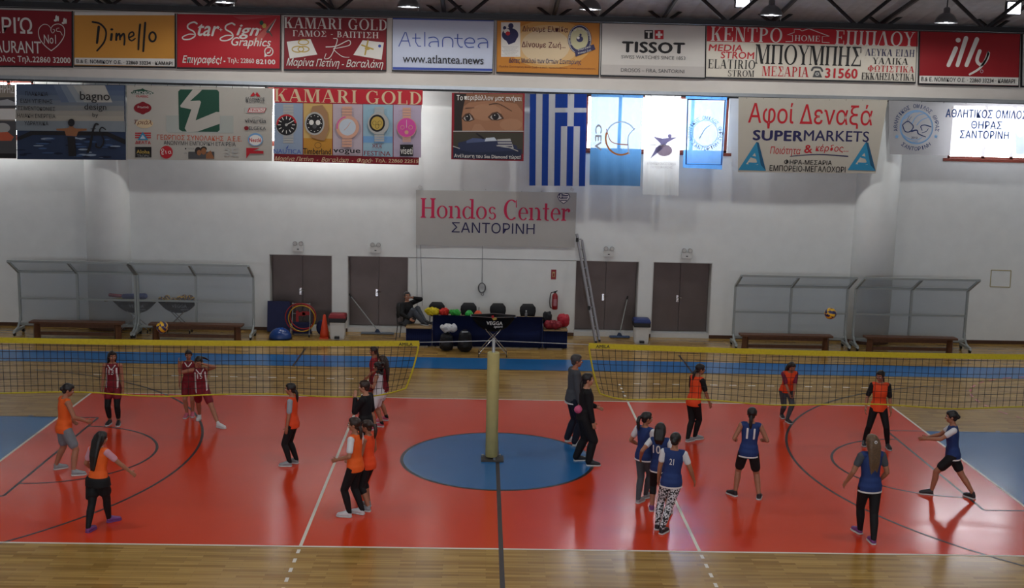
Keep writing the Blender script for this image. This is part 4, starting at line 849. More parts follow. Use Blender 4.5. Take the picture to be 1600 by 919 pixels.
# ------------------------------------------------------------------ team shelters
ACR = acrylic(); YS = 11.0
zt = at(30, 424, YS).z; zf = at(13, 408, YS-.72).z; zm = at(35, 466, YS).z; zl = at(35, 506, YS).z
def bar(bm, a, b, w=.05, d=.05):
    a, b = V(a), V(b); dd = b-a; x, y = frame_of(dd, (0, 1, 0) if abs(dd.normalized().y) < .9 else (1, 0, 0)); loft(bm, [(a, (x+y)*w*.7, (x-y)*w*.7), (b, (x+y)*w*.7, (x-y)*w*.7)], 4)
def shelter(x0, label):
    W = 3.16; t = thing('team_shelter', label, 'shelter', (x0+W/2, YS, 0), 'team bench shelters along the far wall')
    for fx in (0, .5, 1):
        X = x0+W*fx; bm = BM(); zb = .34 if fx != .5 else zl
        bar(bm, (X, YS, zb), (X, YS, zt), .042); bar(bm, (X, YS, zt-.02), (X, YS-.72, zf), .04); obj('post', bm, ALUW, t)
    bm = BM()
    bar(bm, (x0, YS, zt), (x0+W, YS, zt), .05); bar(bm, (x0, YS-.72, zf), (x0+W, YS-.72, zf), .042); obj('roof_rail', bm, ALUW, t)
    bm = BM(); bar(bm, (x0, YS, zm), (x0+W, YS, zm), .035); obj('middle_rail', bm, ALUW, t)
    bm = BM(); bar(bm, (x0, YS, zl), (x0+W, YS, zl), .045); obj('bottom_rail', bm, ALUW, t)
    bm = BM(); box(bm, (x0+W/2, YS+.01, (zl+zt)/2), (W-.06, .006, zt-zl-.04)); obj('back_panel', bm, ACR, t)
    bm = BM(); d = V((0, -.72, zf-zt)); x, z = V((1, 0, 0)), d.normalized(); c = V((x0+W/2, YS-.36, (zt+zf)/2)); nn = x.cross(z)
    box(bm, c, (W-.06, .006, d.length-.06), 0, Matrix((x, nn, z)).transposed()); obj('roof_panel', bm, ACR, t)
    for fx, sx in ((0, 1), (1, -1)):
        X = x0+W*fx+sx*.0; bm = BM()
        loft(bm, [(V((X, YS+.02, .62)), V((.035, 0, 0)), V((0, .03, 0))), (V((X, YS-.03, .36)), V((.035, 0, 0)), V((0, .06, 0))), (V((X, YS-.2, .2)), V((.035, 0, 0)), V((0, .09, .05))), (V((X, YS-.5, .12)), V((.035, 0, 0)), V((0, .03, .04)))], 8)
        bar(bm, (X, YS-.48, .13), (X, YS+.2, .14), .05); f = obj('foot', bm, ALUW, t, smooth=False)
        for yy in (YS-.46, YS+.16):
            bm = BM(); cyl(bm, (X-.022, yy, .058), (X+.022, yy, .058), .054, n=14); box(bm, (X, yy, .1), (.05, .05, .06)); obj('caster', bm, BLACK, f)
for x, w in ((at(31, 470, YS).x, 'leftmost shelter, over a wooden bench near the left wall end'), (at(216, 470, YS).x, 'shelter with ball carts behind it, left of the doors'), (at(1147, 490, YS).x, 'shelter just right of the doors over a bench'), (at(1335, 490, YS).x, 'rightmost shelter, by the faint square on the wall')):
    shelter(x, 'aluminium and clear plastic '+w)
def bench(xa, xb, y, zt_, label):
    t = thing('wooden_bench', label, 'bench', ((xa+xb)/2, y, 0), 'wooden benches under the shelters'); L = xb-xa
    bm = BM(); box(bm, ((xa+xb)/2, y, zt_-.025), (L, .32, .05)); obj('seat', bm, BROWNWOOD, t)
    for x in (xa+.16, xb-.16):
        bm = BM(); loft(bm, [(V((x, y, 0)), V((.1, 0, 0)), V((0, .2, 0))), (V((x, y, zt_-.05)), V((.085, 0, 0)), V((0, .18, 0)))], 4); bmesh.ops.rotate(bm, cent=(x, y, 0), matrix=Matrix.Rotation(pi/4, 3, 'Z'), verts=[]); obj('leg', bm, BROWNWOOD, t)
    bm = BM(); box(bm, ((xa+xb)/2, y, zt_-.11), (L-.3, .03, .12)); obj('apron', bm, BROWNWOOD, t)
    bm = BM(); box(bm, ((xa+xb)/2, y, .12), (L-.3, .05, .09)); obj('stretcher', bm, BROWNWOOD, t)
YBN = 10.45
for a, b, yy, w in ((48, 193, 501, 'under the leftmost shelter'), (234, 380, 505, 'in front of the ball carts on the left'), (1156, 1300, 521, 'just right of the doors'), (1351, 1494, 524, 'under the rightmost shelter')):
    pa, pb = at(a, yy, YBN), at(b, yy, YBN); bench(pa.x, pb.x, YBN, .46, 'long brown wooden bench '+w)
# ------------------------------------------------------------------ ball carts
BAG = mat('cart_bag', '#19191c', .65, 0, .3, .05, 8); BAGG = mat('cart_bag_grey', '#2f2c2c', .7, 0, .3, .05, 8)
def cart(xa, xb, y, ztop, sag, m, label, dep=.3, small=False):
    t = thing('ball_cart', label, 'cart', ((xa+xb)/2, y, 0), 'folding ball carts with a cloth sling'); n = 14; xm, hw = (xa+xb)/2, (xb-xa)/2
    bm = BM(); A = []
    for i in range(n+1):
        u = -1+2*i/n; d = max(.02, sag*(1-abs(u)**2.5)); w = dep*(.45+.55*(1-u*u)); row = []
        for k in range(9):
            a = pi*k/8; row.append(bm.verts.new((xm+u*hw, y-w*cos(a), ztop-d*sin(a)**.8)))
        A.append(row)
    for a, b in zip(A, A[1:]):
        for k in range(8): face(bm, (a[k], a[k+1], b[k+1], b[k]))
    face(bm, A[0]); face(bm, A[-1][::-1])
    ret = bmesh.ops.solidify(bm, geom=bm.faces[:], thickness=.012); sling = obj('cloth_sling', bm, m, t, smooth=True)
    bm = BM()
    for s in (-1, 1): tube(bm, [(xm-hw, y+s*dep*.45, ztop), (xm, y+s*dep, ztop+.005), (xm+hw, y+s*dep*.45, ztop)], .011, 6)
    for s in (-1, 1): tube(bm, [(xm+s*hw, y-dep*.45, ztop), (xm+s*hw, y+dep*.45, ztop)], .011, 6)
    obj('sling_rim', bm, CHROME, t)
    for s in (-1, 1):
        for q in (-1, 1):
            bm = BM(); tube(bm, [(xm+s*hw*.62, y+q*dep*.8, .09), (xm-s*hw*.3, y+q*dep*.55-.01*s, ztop-sag*.86), (xm-s*hw*.5, y+q*dep*.3, ztop-.06)], .011, 6)
            lg = obj('leg', bm, CHROME, t); bm = BM(); X = xm+s*hw*.62; cyl(bm, (X-.012, y+q*dep*.8, .04), (X+.012, y+q*dep*.8, .04), .038, n=12); tube(bm, [(X, y+q*dep*.8, .04), (X, y+q*dep*.8, .1)], .008, 5); obj('caster', bm, BLACK, lg)
    bm = BM()
    for q in (-1, 1): tube(bm, [(xm-hw*.62, y+q*dep*.8, .1), (xm+hw*.62, y+q*dep*.8, .1)], .008, 5)
    obj('cross_bar', bm, CHROME, t)
    return t
yv = 9.15; a, b = at(736, 493, yv), at(806, 494, yv)
t = cart(a.x, b.x, yv, a.z, .42, BAG, 'black cloth ball cart with white lettering in front of the blue table', .3)
c = Canvas(yv-.31, (610, 420, 5.517)); c.text(I_W, 'VEGGA', 898, 470, 140, 32, .02); c.text(I_W, 'sport', 930, 504, 78, 24, .02, .2); c.poly(I_GOLD, [(872, 425), (915, 420), (918, 436), (890, 446)]); c.poly(I_R, [(870, 405), (890, 400), (895, 420), (876, 428)]); c.build('lettering', t)
yc = 11.42
for q0, q1, ttl in ((178, 244, 'grey cloth ball cart behind the shelter, with foam tubes on it'), (247, 309, 'grey cloth ball cart behind the shelter, heaped with yellow balls')):
    a, b = at(q0, 470, yc), at(q1, 472, yc); t = cart(a.x, b.x, yc, a.z+.0, .34, BAGG, ttl, .17)
    c = Canvas(yc-.18, (0, 390, 3.81)); cx = (q0+q1)/2*3.81; c.text(I_GR, 'VEGGA', cx+8, 337, 90, 20, .02); c.text(I_GR, 'sport', cx+40, 359, 48, 14, .02, .2); c.build('lettering', t)
a, b = at(247, 470, yc), at(309, 471, yc); k = 0
for x, y, z in ((.08, 0, .03), (.22, .05, .07), (.26, -.06, -.01), (.4, 0, .02), (.52, .06, .04), (.56, -.05, .07), (.66, .02, .1), (.74, -.06, .05), (.8, .05, .09), (.9, 0, .04)):
    volleyball(V((a.x+(b.x-a.x)*x, yc+y, a.z+z)), .088, 'yellow and blue volleyball in the heap on the ball cart behind the shelter', 'balls heaped on the ball cart', (k*1.1, k*.7, k*.4), 18); k += 1
def foam(p, q, r, m, label, cat='foam tube'):
    bm = BM(); p, q = V(p), V(q); cyl(bm, p, q, r, n=12); ball(bm, p, r*.98, 12); ball(bm, q, r*.98, 12); tag(obj('foam_tube', bm, m, loc=(p+q)/2, smooth=True), label, cat)
FR = mat('foam_red', '#8a3a48', .7); FBL = mat('foam_blue', '#36406e', .7); FYL = mat('foam_yellow', '#9a8c4a', .7)
foam(at(172, 461, yc), at(190, 463, yc), .05, FR, 'dull red foam tube end on the left ball cart'); foam(at(194, 464, yc), at(226, 463, yc), .085, FBL, 'thick dull blue foam roll on the left ball cart'); foam(at(164, 470, yc-.1), at(190, 466, yc-.1), .022, FYL, 'thin yellow stick sticking out of the left ball cart'); foam(at(182, 468, yc-.1), at(236, 470, yc-.1), .028, FYL, 'pale yellow tube lying across the left ball cart')
# ------------------------------------------------------------------ items by the left doors
NAVYC = mat('mat_navy', '#1c2248', .6, 0, .3, .05, 8)
p = at(438, 520, 11.75); bm = BM(); q = Matrix.Rotation(-.15, 3, 'X')
for k in range(3): box(bm, (at(436, 520, 11.8).x, 11.86-.07*k, .43+.02*k), (.62, .05, .86), 0, q)
tag(obj('gym_mat', bm, NAVYC, loc=(p.x, 11.8, 0)), 'dark navy gym mat folded upright in the left door recess', 'mat')
p = at(438, 520, 10.75); BLB = mat('bosu_blue', '#173a78', .25, 0, .5, .06, 6); t = thing('balance_dome', 'shiny blue balance dome on the floor by the leftmost door', 'exercise ball', (p.x, 10.75, 0))
bm = BM(); lathe(bm, (p.x, 10.75, .05), [(.31*cos(a*pi/24), .29*sin(a*pi/24)) for a in range(0, 13)], 28); obj('dome', bm, BLB, t, smooth=True); bm = BM(); lathe(bm, (p.x, 10.75, .0), [(.28, 0), (.32, .02), (.32, .05), (.29, .06)], 28); obj('base', bm, BLACK, t)
# hoop trolley
XT, YT = at(470, 495, 11.3).x, 11.3; t = thing('hoop_trolley', 'metal trolley by the leftmost door hung with red and yellow hoops', 'trolley', (XT, YT, 0))
for dx in (-.26, .26):
    bm = BM(); tube(bm, [(XT+dx, YT-.2, .07), (XT+dx*.95, YT+.05, .45), (XT+dx*.9, YT+.12, .92)], .015, 6); tube(bm, [(XT+dx, YT+.25, .07), (XT+dx*.95, YT+.1, .4)], .013, 6); obj('upright', bm, STEELG, t)
    for yy in (-.2, .25): bm = BM(); cyl(bm, (XT+dx-.014, YT+yy, .044), (XT+dx+.014, YT+yy, .044), .042, n=12); obj('caster', bm, BLACK, t)
bm = BM()
for z in (.3, .62, .9): tube(bm, [(XT-.26, YT+.08, z), (XT+.26, YT+.08, z)], .012, 6)
obj('cross_bar', bm, STEELG, t)
bm = BM(); box(bm, (XT, YT+.16, .2), (.5, .2, .3)); obj('lower_bin', bm, NAVYC, t)
HR = mat('hoop_red', '#9c1f22', .5); HYL = mat('hoop_yellow', '#b58f1e', .5)
for k, (rx, m, dx, dz, w) in enumerate(((.4, HR, -.02, .0, 'red gym hoop, largest on the trolley'), (.37, HYL, .04, -.02, 'yellow gym hoop at the front of the trolley'), (.36, HR, .06, .03, 'red gym hoop behind the yellow one'))):
    y = YT-.05-.035*(k % 2)+.04*(k == 2); bm = BM(); c = V((XT+dx, y, .53+dz)); tube(bm, [c+V((rx*cos(2*pi*i/40), -.02*sin(2*pi*i/40), rx*sin(2*pi*i/40))) for i in range(40)], .016, 6, 0, True); tag(obj('gym_hoop', bm, m, loc=(c.x, c.y, c.z-rx), smooth=True), w, 'hoop', 'hoops on the trolley')
for k, (dx, dz, h) in enumerate(((-.1, .55, .3), (.02, .62, .1), (.14, .64, .1))):
    bm = BM(); c = V((XT+dx, YT+.02, dz)); box(bm, c, (.07 if h > .2 else .2, .03, h)); cyl(bm, c+V((0, 0, h/2-.03)), c+V((0, .08, h/2)), .012, n=6); tag(obj('hanging_bib_strap', bm, HR, loc=c), ('long red strap hanging inside the hoops', 'short red pad on the trolley cross bar', 'short red pad at the right of the cross bar')[k], 'strap')
# cone with disc
CONEM = mat('cone_orange', '#c8401e', .5, 0, .4, .04, 9); XC = at(507, 515, 11.05).x; t = thing('traffic_cone', 'orange cone on the floor beside the red-lidded bin', 'cone', (XC, 11.05, 0))
bm = BM(); lathe(bm, (XC, 11.05, .03), [(.125, 0), (.12, .12), (.035, .62), (.015, .64)], 24); obj('cone_body', bm, CONEM, t, smooth=True); bm = BM(); box(bm, (XC, 11.05, .018), (.25, .25, .035)); obj('cone_base', bm, CONEM, t)
p = at(502, 507, 11.5); bm = BM(); loft(bm, [(V((p.x, 11.52+d, .34)), V((r, 0, 0)), V((0, 0, r*1.5))) for r, d in ((.1, -.04), (.14, -.02), (.14, .03), (.1, .05))], 24); bmesh.ops.translate(bm, vec=(0, 0, -.13), verts=bm.verts[:]); tag(obj('weight_disc', bm, NAVYC, loc=(p.x, 11.52, 0), smooth=True), 'dark blue disc standing behind the orange cone', 'disc')
# bins
def bin_(x, y, lid, label):
    t = thing('pedal_bin', label, 'bin', (x, y, 0), 'white pedal bins by the doors'); S4 = lambda w, d, z: (V((x, y, z)), V((w*.9, d, 0)), V((-w*.9, d, 0)))
    bm = BM(); loft(bm, [S4(.2, .17, 0), S4(.215, .185, .06), S4(.235, .2, .5)], 4); bmesh.ops.bevel(bm, geom=[e for e in bm.edges if abs(e.verts[0].co.z-e.verts[1].co.z) > .05], offset=.03, segments=3, affect='EDGES'); obj('bin_body', bm, WHITEP, t)
    bm = BM(); loft(bm, [S4(.25, .215, .48), S4(.26, .225, .5), S4(.258, .222, .6), S4(.24, .21, .61)], 4); obj('liner_bag', bm, BLACK, t)
    bm = BM(); loft(bm, [S4(.262, .228, .6), S4(.262, .228, .63), S4(.24, .205, .69), S4(.15, .12, .715)], 4); obj('lid', bm, lid, t)
    bm = BM(); box(bm, (x, y-.24, .07), (.13, .1, .06)); obj('pedal', bm, BLACK, t)
p = at(528, 527, 11.05); bin_(p.x, 11.05, mat('lid_red', '#7d1620', .4), 'white pedal bin with a red lid between the two left doors')
p = at(1001, 534, 11.2); bin_(p.x, 11.2, mat('lid_blue', '#1c2f66', .4), 'white pedal bin with a blue lid between the two right doors')
# mops
def mop(a, b, hw, label, m):
    a, b = V(a), V(b); t = thing('floor_mop', label, 'mop', (b.x, b.y, 0)); bm = BM(); cyl(bm, a, b+V((0, 0, .06)), .014, n=8); obj('handle', bm, ALUW, t)
    bm = BM(); cyl(bm, a, a+(b-a)*.08, .02, n=8); obj('grip', bm, BLACK, t)
    bm = BM(); box(bm, (b.x, b.y, .035), (hw, .14, .045)); bmesh.ops.bevel(bm, geom=bm.edges[:], offset=.015, segments=2, affect='EDGES'); obj('mop_head', bm, m, t)
    bm = BM(); loft(bm, [(b+V((0, 0, .0)), V((.09, 0, 0)), V((0, .05, 0))), (b+V((-.01, 0, .1)), V((.03, 0, 0)), V((0, .03, 0)))], 10); obj('joint', bm, mat('mop_joint', '#24344e', .6), t)
mop(at(545, 459, 12.3), (at(590, 520, 11.72).x, 11.72, .05), .95, 'long handled floor mop leaning in the second door from the left', mat('mop_grey', '#6e747c', .8))
mop(at(981, 463, 12.28), (at(968, 527, 11.85).x, 11.85, .05), .6, 'dark handled floor mop leaning in the third door', mat('mop_blue', '#4a5a78', .8, 0, .2, .3, 30))
# emergency lights
for px, py, w in ((466, 388, 'first from the left'), (587, 390, 'second from the left'), (951, 396, 'third from the left'), (1073, 399, 'rightmost of the four')):
    p = at(px, py, YB-.06); t = thing('emergency_light', 'white twin-head emergency light box above a door, '+w, 'emergency light', p+V((0, .06, -.09)), 'emergency lights above the doors')
    bm = BM(); box(bm, p, (.3, .1, .19)); bmesh.ops.bevel(bm, geom=bm.edges[:], offset=.012, segments=2, affect='EDGES'); obj('housing', bm, WHITEP, t)
    bm = BM(); box(bm, p+V((0.0, -.053, -.02)), (.055, .006, .025)); obj('indicator', bm, BLACK, t)
    for s in (-1, 1):
        bm = BM(); c = p+V((s*.085, -.02, .15)); cyl(bm, c+V((0, .05, 0)), c+V((0, -.05, -.01)), .045, .062, 16); cyl(bm, c+V((0, 0, -.07)), c, .012, n=6); h = obj('lamp_head', bm, mat('smoky_plastic', '#77777a', .3), t, smooth=False)
        bm = BM(); cyl(bm, c+V((0, -.05, -.01)), c+V((0, -.056, -.011)), .052, n=16); obj('lens', bm, WHITEP, h)
# ------------------------------------------------------------------ scorer's table
SK_B = mat('table_blue', '#1b2a5e', .65, 0, .3, .08, 4); TTOP = mat('table_edge', '#8c7450', .5)
YTB = 10.1
def skirted(xa, xb, y, d, zt_, label, name='skirted_table', lip=0):
    t = thing(name, label, 'table', ((xa+xb)/2, y, 0)); x0, x1, y0, y1 = xa, xb, y, y+d
    bm = BM(); n = 40; G = []
    for i in range(n+1):
        x = x0+.01+(x1-x0-.02)*i/n; w = .006*sin(i*1.9); G.append([bm.verts.new((x, y0+.02+w*k, z)) for k, z in ((0, zt_-.03+lip), (.5, zt_*.5), (1.4, .03))])
    for a, b in zip(G, G[1:]):
        for k in (0, 1): face(bm, (a[k], a[k+1], b[k+1], b[k]))
    bmesh.ops.solidify(bm, geom=bm.faces[:], thickness=.01); obj('front_cloth', bm, SK_B, t, smooth=True)
    for xx in (x0+.005, x1-.017): bm = BM(); box2(bm, (xx, y0+.02, .03), (xx+.012, y1-.02, zt_-.03)); obj('side_cloth', bm, SK_B, t)
    bm = BM(); box2(bm, (x0, y0+(.045 if lip else 0), zt_-.03), (x1, y1, zt_)); obj('table_top', bm, TTOP, t)
    for xx in (x0+.08, x1-.08):
        for yy in (y0+.1, y1-.08): bm = BM(); box2(bm, (xx-.02, yy-.02, 0), (xx+.02, yy+.02, zt_-.03)); obj('leg', bm, BLACK, t)
X0, X1, X2, X3 = at(634, 520, YTB).x, at(675, 510, YTB).x, at(849, 510, YTB).x, at(887, 520, YTB).x
ZM, ZL = at(760, 494, YTB).z, at(655, 512, YTB).z
ZM -= .085; skirted(X1+.01, X2-.01, YTB, .55, ZM, 'long scorer table with a blue skirt in the middle of the far wall', lip=.115); skirted(X0, X1-.01, YTB, .6, ZL, 'low blue-skirted side table at the left of the scorer table'); skirted(X2+.01, X3, YTB, .6, ZL, 'low blue-skirted side table at the right with red bags on it')
CHB = mat('chair_black', '#141417', .55)
def chair(x, y, ang, label, zoff=0):
    t = thing('stacking_chair', label, 'chair', (x, y, 0), 'black chairs at the scorer table'); R = Matrix.Rotation(ang, 3, 'Z'); o = V((x, y, 0)); T = lambda a, b, c: o+R @ V((a, b, c))
    bm = BM(); loft(bm, [(T(0, 0, .43), R @ V((.22, 0, 0)), R @ V((0, .22, 0))), (T(0, 0, .47), R @ V((.23, 0, 0)), R @ V((0, .23, 0)))], 16); obj('seat', bm, CHB, t)
    bm = BM(); loft(bm, [(T(0, .2+.03*k/4, .62+.1*k), R @ V((w, 0, 0)), R @ V((0, .022, 0))) for k, w in enumerate((.16, .21, .23, .22, .14))], 16); obj('backrest', bm, CHB, t, smooth=True)
    for a in (-.19, .19):
        bm = BM(); tube(bm, [T(a, -.2, 0), T(a, -.17, .44)], .012, 6); obj('leg', bm, CHB, t); bm = BM(); tube(bm, [T(a, .24, 0), T(a, .19, .44), T(a, .23, .75)], .012, 6); obj('leg', bm, CHB, t)
for px, w in ((682, 'behind the yellow bibs on the scorer table'), (732, 'behind the green and orange discs on the scorer table'), (778, 'behind the black ball cart, at the scorer table'), (825, 'at the right end of the scorer table')): chair(at(px, 490, 11.15).x, 11.15, 0, 'black stacking chair with rounded back '+w)
# bibs and cones on the table
from mathutils import noise as NZ
def crumple(me, amp, sc):
    nr = [v.normal.copy() for v in me.vertices]
    for v, n in zip(me.vertices, nr): v.co += n*(amp*(abs(NZ.noise(v.co*sc))*1.6-.45))
    me.update()
def heap(c, r, m, label, cat, nm, seed, n=6, v=.016, grp=None):
    R = random.Random(seed); bm = BM(); c = V(c)
    for k in range(n):
        a = R.uniform(0, 6.28); d = R.uniform(.1, .6); ball(bm, c+V((r[0]*d*cos(a), r[1]*d*sin(a), r[2]*R.uniform(.35, .6))), (r[0]*R.uniform(.4, .6), r[1]*R.uniform(.45, .6), r[2]*R.uniform(.35, .5)), 10)
    me = fuse(bm, v, 2, .4); crumple(me, .034, 9); zmin = min(q.co.z for q in me.vertices); me.transform(Matrix.Translation((0, 0, c.z-zmin+.001))); o = obj(nm, me, m, loc=c); tag(o, label, cat, grp); return o
tz_ = ZM
for px, dx, h, col, lb in ((677, .22, .26, '#b5a21a', 'yellow training bib crumpled at the left end of the scorer table'), (695, .19, .22, '#b0281f', 'red training bib crumpled on the scorer table'), (711, .2, .19, '#2f8a35', 'green training bib crumpled on the scorer table')):
    heap((at(px, 490, YTB+.25).x, YTB+.27, tz_), (dx, .2, h), mat('bib_'+lb.split()[0], col, .7, 0, .2, .12, 14), lb, 'bib', 'training_bib', int(px), 7)
for px, col, lb, hh in ((733, '#1f9a3c', 'green marker discs stacked on the scorer table', 0), (747, '#c2471c', 'orange marker discs stacked on the scorer table', 1)):
    x = at(px, 490, YTB+.25).x; bm = BM(); lathe(bm, (x, YTB+.22, tz_), [(.11, 0), (.11, .1), (.1, .13), (.05, .19), (.02, .195)], 20); t = tag(obj('marker_disc', bm, mat('marker_'+str(hh), col, .5), loc=(x, YTB+.22, tz_), smooth=True), lb, 'marker disc')
    if hh: bm = BM(); cyl(bm, (x+.02, YTB+.22, tz_+.19), (x+.02, YTB+.22, tz_+.29), .008, n=6); obj('centre_rod', bm, BLACK, t)
x = at(822, 490, YTB+.2).x; bm = BM(); lathe(bm, (x, YTB+.2, tz_), [(.035, 0), (.036, .12), (.03, .15), (.015, .18), (.015, .2)], 14); t = tag(obj('water_bottle', bm, mat('bottle_grey', '#6f7074', .2, 0, .5), loc=(x, YTB+.2, tz_), smooth=True), 'small clear grey bottle on the right part of the scorer table', 'bottle'); bm = BM(); cyl(bm, (x, YTB+.2, tz_+.2), (x, YTB+.2, tz_+.225), .017, n=12); obj('bottle_cap', bm, WHITEP, t)
REDBAG = mat('bag_red', '#7a1a26', .6, 0, .3, .1, 12)
def bag(c, s, m, label, handle=True, cat='bag', nm='sports_bag', seed=1):
    c = V(c); R = random.Random(seed); bm = BM()
    for k in range(5): ball(bm, c+V((s[0]*(-.3+.15*k), R.uniform(-.03, .03), s[2]*.5)), (s[0]*.3, s[1]*.5, s[2]*R.uniform(.46, .54)), 12)
    me = fuse(bm, .018, 3, .5); crumple(me, .018, 9); z0 = min(v.co.z for v in me.vertices); me.transform(Matrix.Translation((0, 0, c.z-z0+.001))); o = tag(obj(nm, me, m, loc=c), label, cat)
    if handle: bm = BM(); tube(bm, [c+V((-s[0]*.2, -s[1]*.45, s[2]*.8)), c+V((-s[0]*.15, -s[1]*.55, s[2]*1.12)), c+V((s[0]*.15, -s[1]*.55, s[2]*1.12)), c+V((s[0]*.2, -s[1]*.45, s[2]*.8))], .012, 6); obj('carry_handle', bm, m, o)
    return o
bag((at(863, 514, YTB+.25).x, YTB+.16, ZL), (.42, .28, .24), REDBAG, 'crumpled dark red sports bag at the front of the right side table', seed=3)
bag((at(880, 510, YTB+.4).x, YTB+.43, ZL), (.3, .3, .36), mat('bag_bright_red', '#a01f2e', .6, 0, .3, .08, 12), 'brighter red bag standing behind the crumpled red bag', False, seed=5)
bag((at(855, 500, YTB+.45).x, YTB+.47, ZL), (.22, .22, .42), BAG, 'black jacket bundle between the red bags and the scorer table', False, 'jacket', 'jacket_bundle', 6)
def backpack(x, y, w, h, label, seed):
    bm = BM(); 
    for k in range(4): ball(bm, (x, y, h*(.25+.16*k)), (w*.5*(1-.05*k), .17, h*.25), 14)
    ball(bm, (x, y-.12, h*.35), (w*.36, .1, h*.22), 12)
    me = fuse(bm, .018, 3, .5); crumple(me, .018, 9); z0 = min(v.co.z for v in me.vertices); me.transform(Matrix.Translation((0, 0, -z0+.001))); o = tag(obj('backpack', me, BAG, loc=(x, y, 0)), label, 'backpack')
    bm = BM(); tube(bm, [(x-.06, y, h*.9), (x-.05, y-.02, h*1.0), (x+.05, y-.02, h*1.0), (x+.06, y, h*.9)], .012, 6); obj('top_loop', bm, BLACK, o)
    for s in (-1, 1): bm = BM(); tube(bm, [(x+s*w*.25, y+.14, h*.85), (x+s*w*.3, y+.2, h*.5), (x+s*w*.28, y+.14, h*.15)], .018, 6); obj('shoulder_strap', bm, BLACK, o)
    return o
p1, p2 = fl(697, 549), fl(726, 551); backpack(p1.x, p1.y+.1, .4, .5, 'black backpack with a white jacket on top, in front of the scorer table', 1); o = backpack(p2.x, p2.y+.1, .42, .6, 'black backpack with a pale strip on top, in front of the scorer table', 2)
bm = BM(); box(bm, (p2.x, p2.y-.05, .575), (.16, .08, .018)); obj('reflective_strip', bm, ALU, o)
heap((p1.x+.04, p1.y+.08, .475), (.26, .2, .22), mat('jacket_white', '#b4b4b6', .7, 0, .2, .05, 9), 'white jacket thrown over the left backpack', 'jacket', 'white_jacket', 12, 9)
# extinguisher, sign, cable, ladder
EX = mat('extinguisher_red', '#8c1420', .3, 0, .5); p = at(867, 470, YB-.12); t = thing('fire_extinguisher', 'red fire extinguisher hung on the wall right of the scorer table', 'fire extinguisher', (p.x, YB-.12, p.z-.24))
bm = BM(); lathe(bm, (p.x, YB-.12, p.z-.25), [(.07, 0), (.085, .02), (.085, .38), (.06, .44), (.03, .47), (.03, .5)], 20); o = obj('cylinder_body', bm, EX, t, smooth=True)
bm = BM(); box(bm, (p.x, YB-.208, p.z-.04), (.09, .006, .2)); obj('instruction_panel', bm, mat('ext_label', '#a8707a', .5), o)
bm = BM(); box(bm, (p.x+.01, YB-.13, p.z+.27), (.12, .025, .025), 0, Matrix.Rotation(-.35, 3, 'Y')); box(bm, (p.x, YB-.13, p.z+.25), (.05, .05, .05)); obj('valve_handle', bm, BLACK, t)
bm = BM(); tube(bm, smooth_line([(p.x-.03, YB-.14, p.z+.25), (p.x-.12, YB-.16, p.z+.22), (p.x-.15, YB-.17, p.z), (p.x-.13, YB-.16, p.z-.18), (p.x-.09, YB-.16, p.z-.2)]), .014, 7); obj('hose', bm, BLACK, t)
bm = BM(); box2(bm, (p.x-.03, YB-.05, p.z+.02), (p.x+.03, YB, p.z+.12)); obj('wall_bracket', bm, BLACK, t)
p = at(865, 429, YB-.006); bm = BM(); box(bm, p, (.145, .01, .28)); o = tag(obj('fire_sign', bm, EX, loc=p), 'small red fire extinguisher sign on the wall', 'sign'); bm = BM(); box(bm, p+V((0, -.007, 0)), (.07, .004, .15)); lathe(bm, p+V((0, -.012, -.05)), [(.02, 0), (.02, .07), (.01, .09)], 10, 1); obj('pictogram', bm, [mat('sign_cream', '#a99c6a', .5), EX], o)
p = at(753, 450, YB-.06); bm = BM(); CB = mat('cable_grey', '#5d5f62', .5)
for k in range(6): tube(bm, [p+V(((.09+.004*k)*cos(2*pi*i/28), -.012*k+.035, (.135+.005*(k % 3))*sin(2*pi*i/28))) for i in range(28)], .009, 5, 0, True)
o = tag(obj('cable_coil', bm, CB, loc=p, smooth=True), 'grey coil of cable hanging on the wall above the scorer table', 'cable'); bm = BM(); tube(bm, smooth_line([p+V((-.03, 0, -.12)), p+V((0, .0, -.21)), p+V((.05, 0, -.2)), p+V((.03, 0, -.1))]), .006, 5); obj('loose_end', bm, CB, o)
bm = BM(); tube(bm, [p+V((0, .055, .42)), p+V((0, .03, .14))], .006, 5); obj('hanging_lead', bm, CB, o)
a, b = at(904, 365, YB-.03), at(934, 531, 11.15); b.z = .0; LAD = mat('ladder_metal', '#8d8c90', .45, .4, .4); t = thing('extension_ladder', 'long aluminium ladder leaning on the wall beside the third door', 'ladder', (b.x, b.y, 0)); d = (b-a).normalized(); sx = V((.5, .85, 0)).normalized(); w = .12
for s in (-1, 1):
    bm = BM(); x, y = frame_of(d, sx); loft(bm, [(q+sx*s*w, x*.045, y*.028) for q in (a, b)], 4); r = obj('ladder_rail', bm, LAD, t)
    bm = BM(); box(bm, b+sx*s*w+V((0, 0, .03)), (.06, .06, .06)); obj('rubber_foot', bm, BLACK, r)
for k in range(11):
    q = a+(b-a)*((k+.6)/11.2); bm = BM(); cyl(bm, q-sx*(w+.035), q+sx*(w+.035), .017, n=8); obj('rung', bm, LAD, t)
    if k in (0, 7): bm = BM(); box(bm, q-sx*(w+.02)+V((-.01, -.02, 0)), (.07, .05, .11)); obj('lock_hook', bm, BLACK, t)
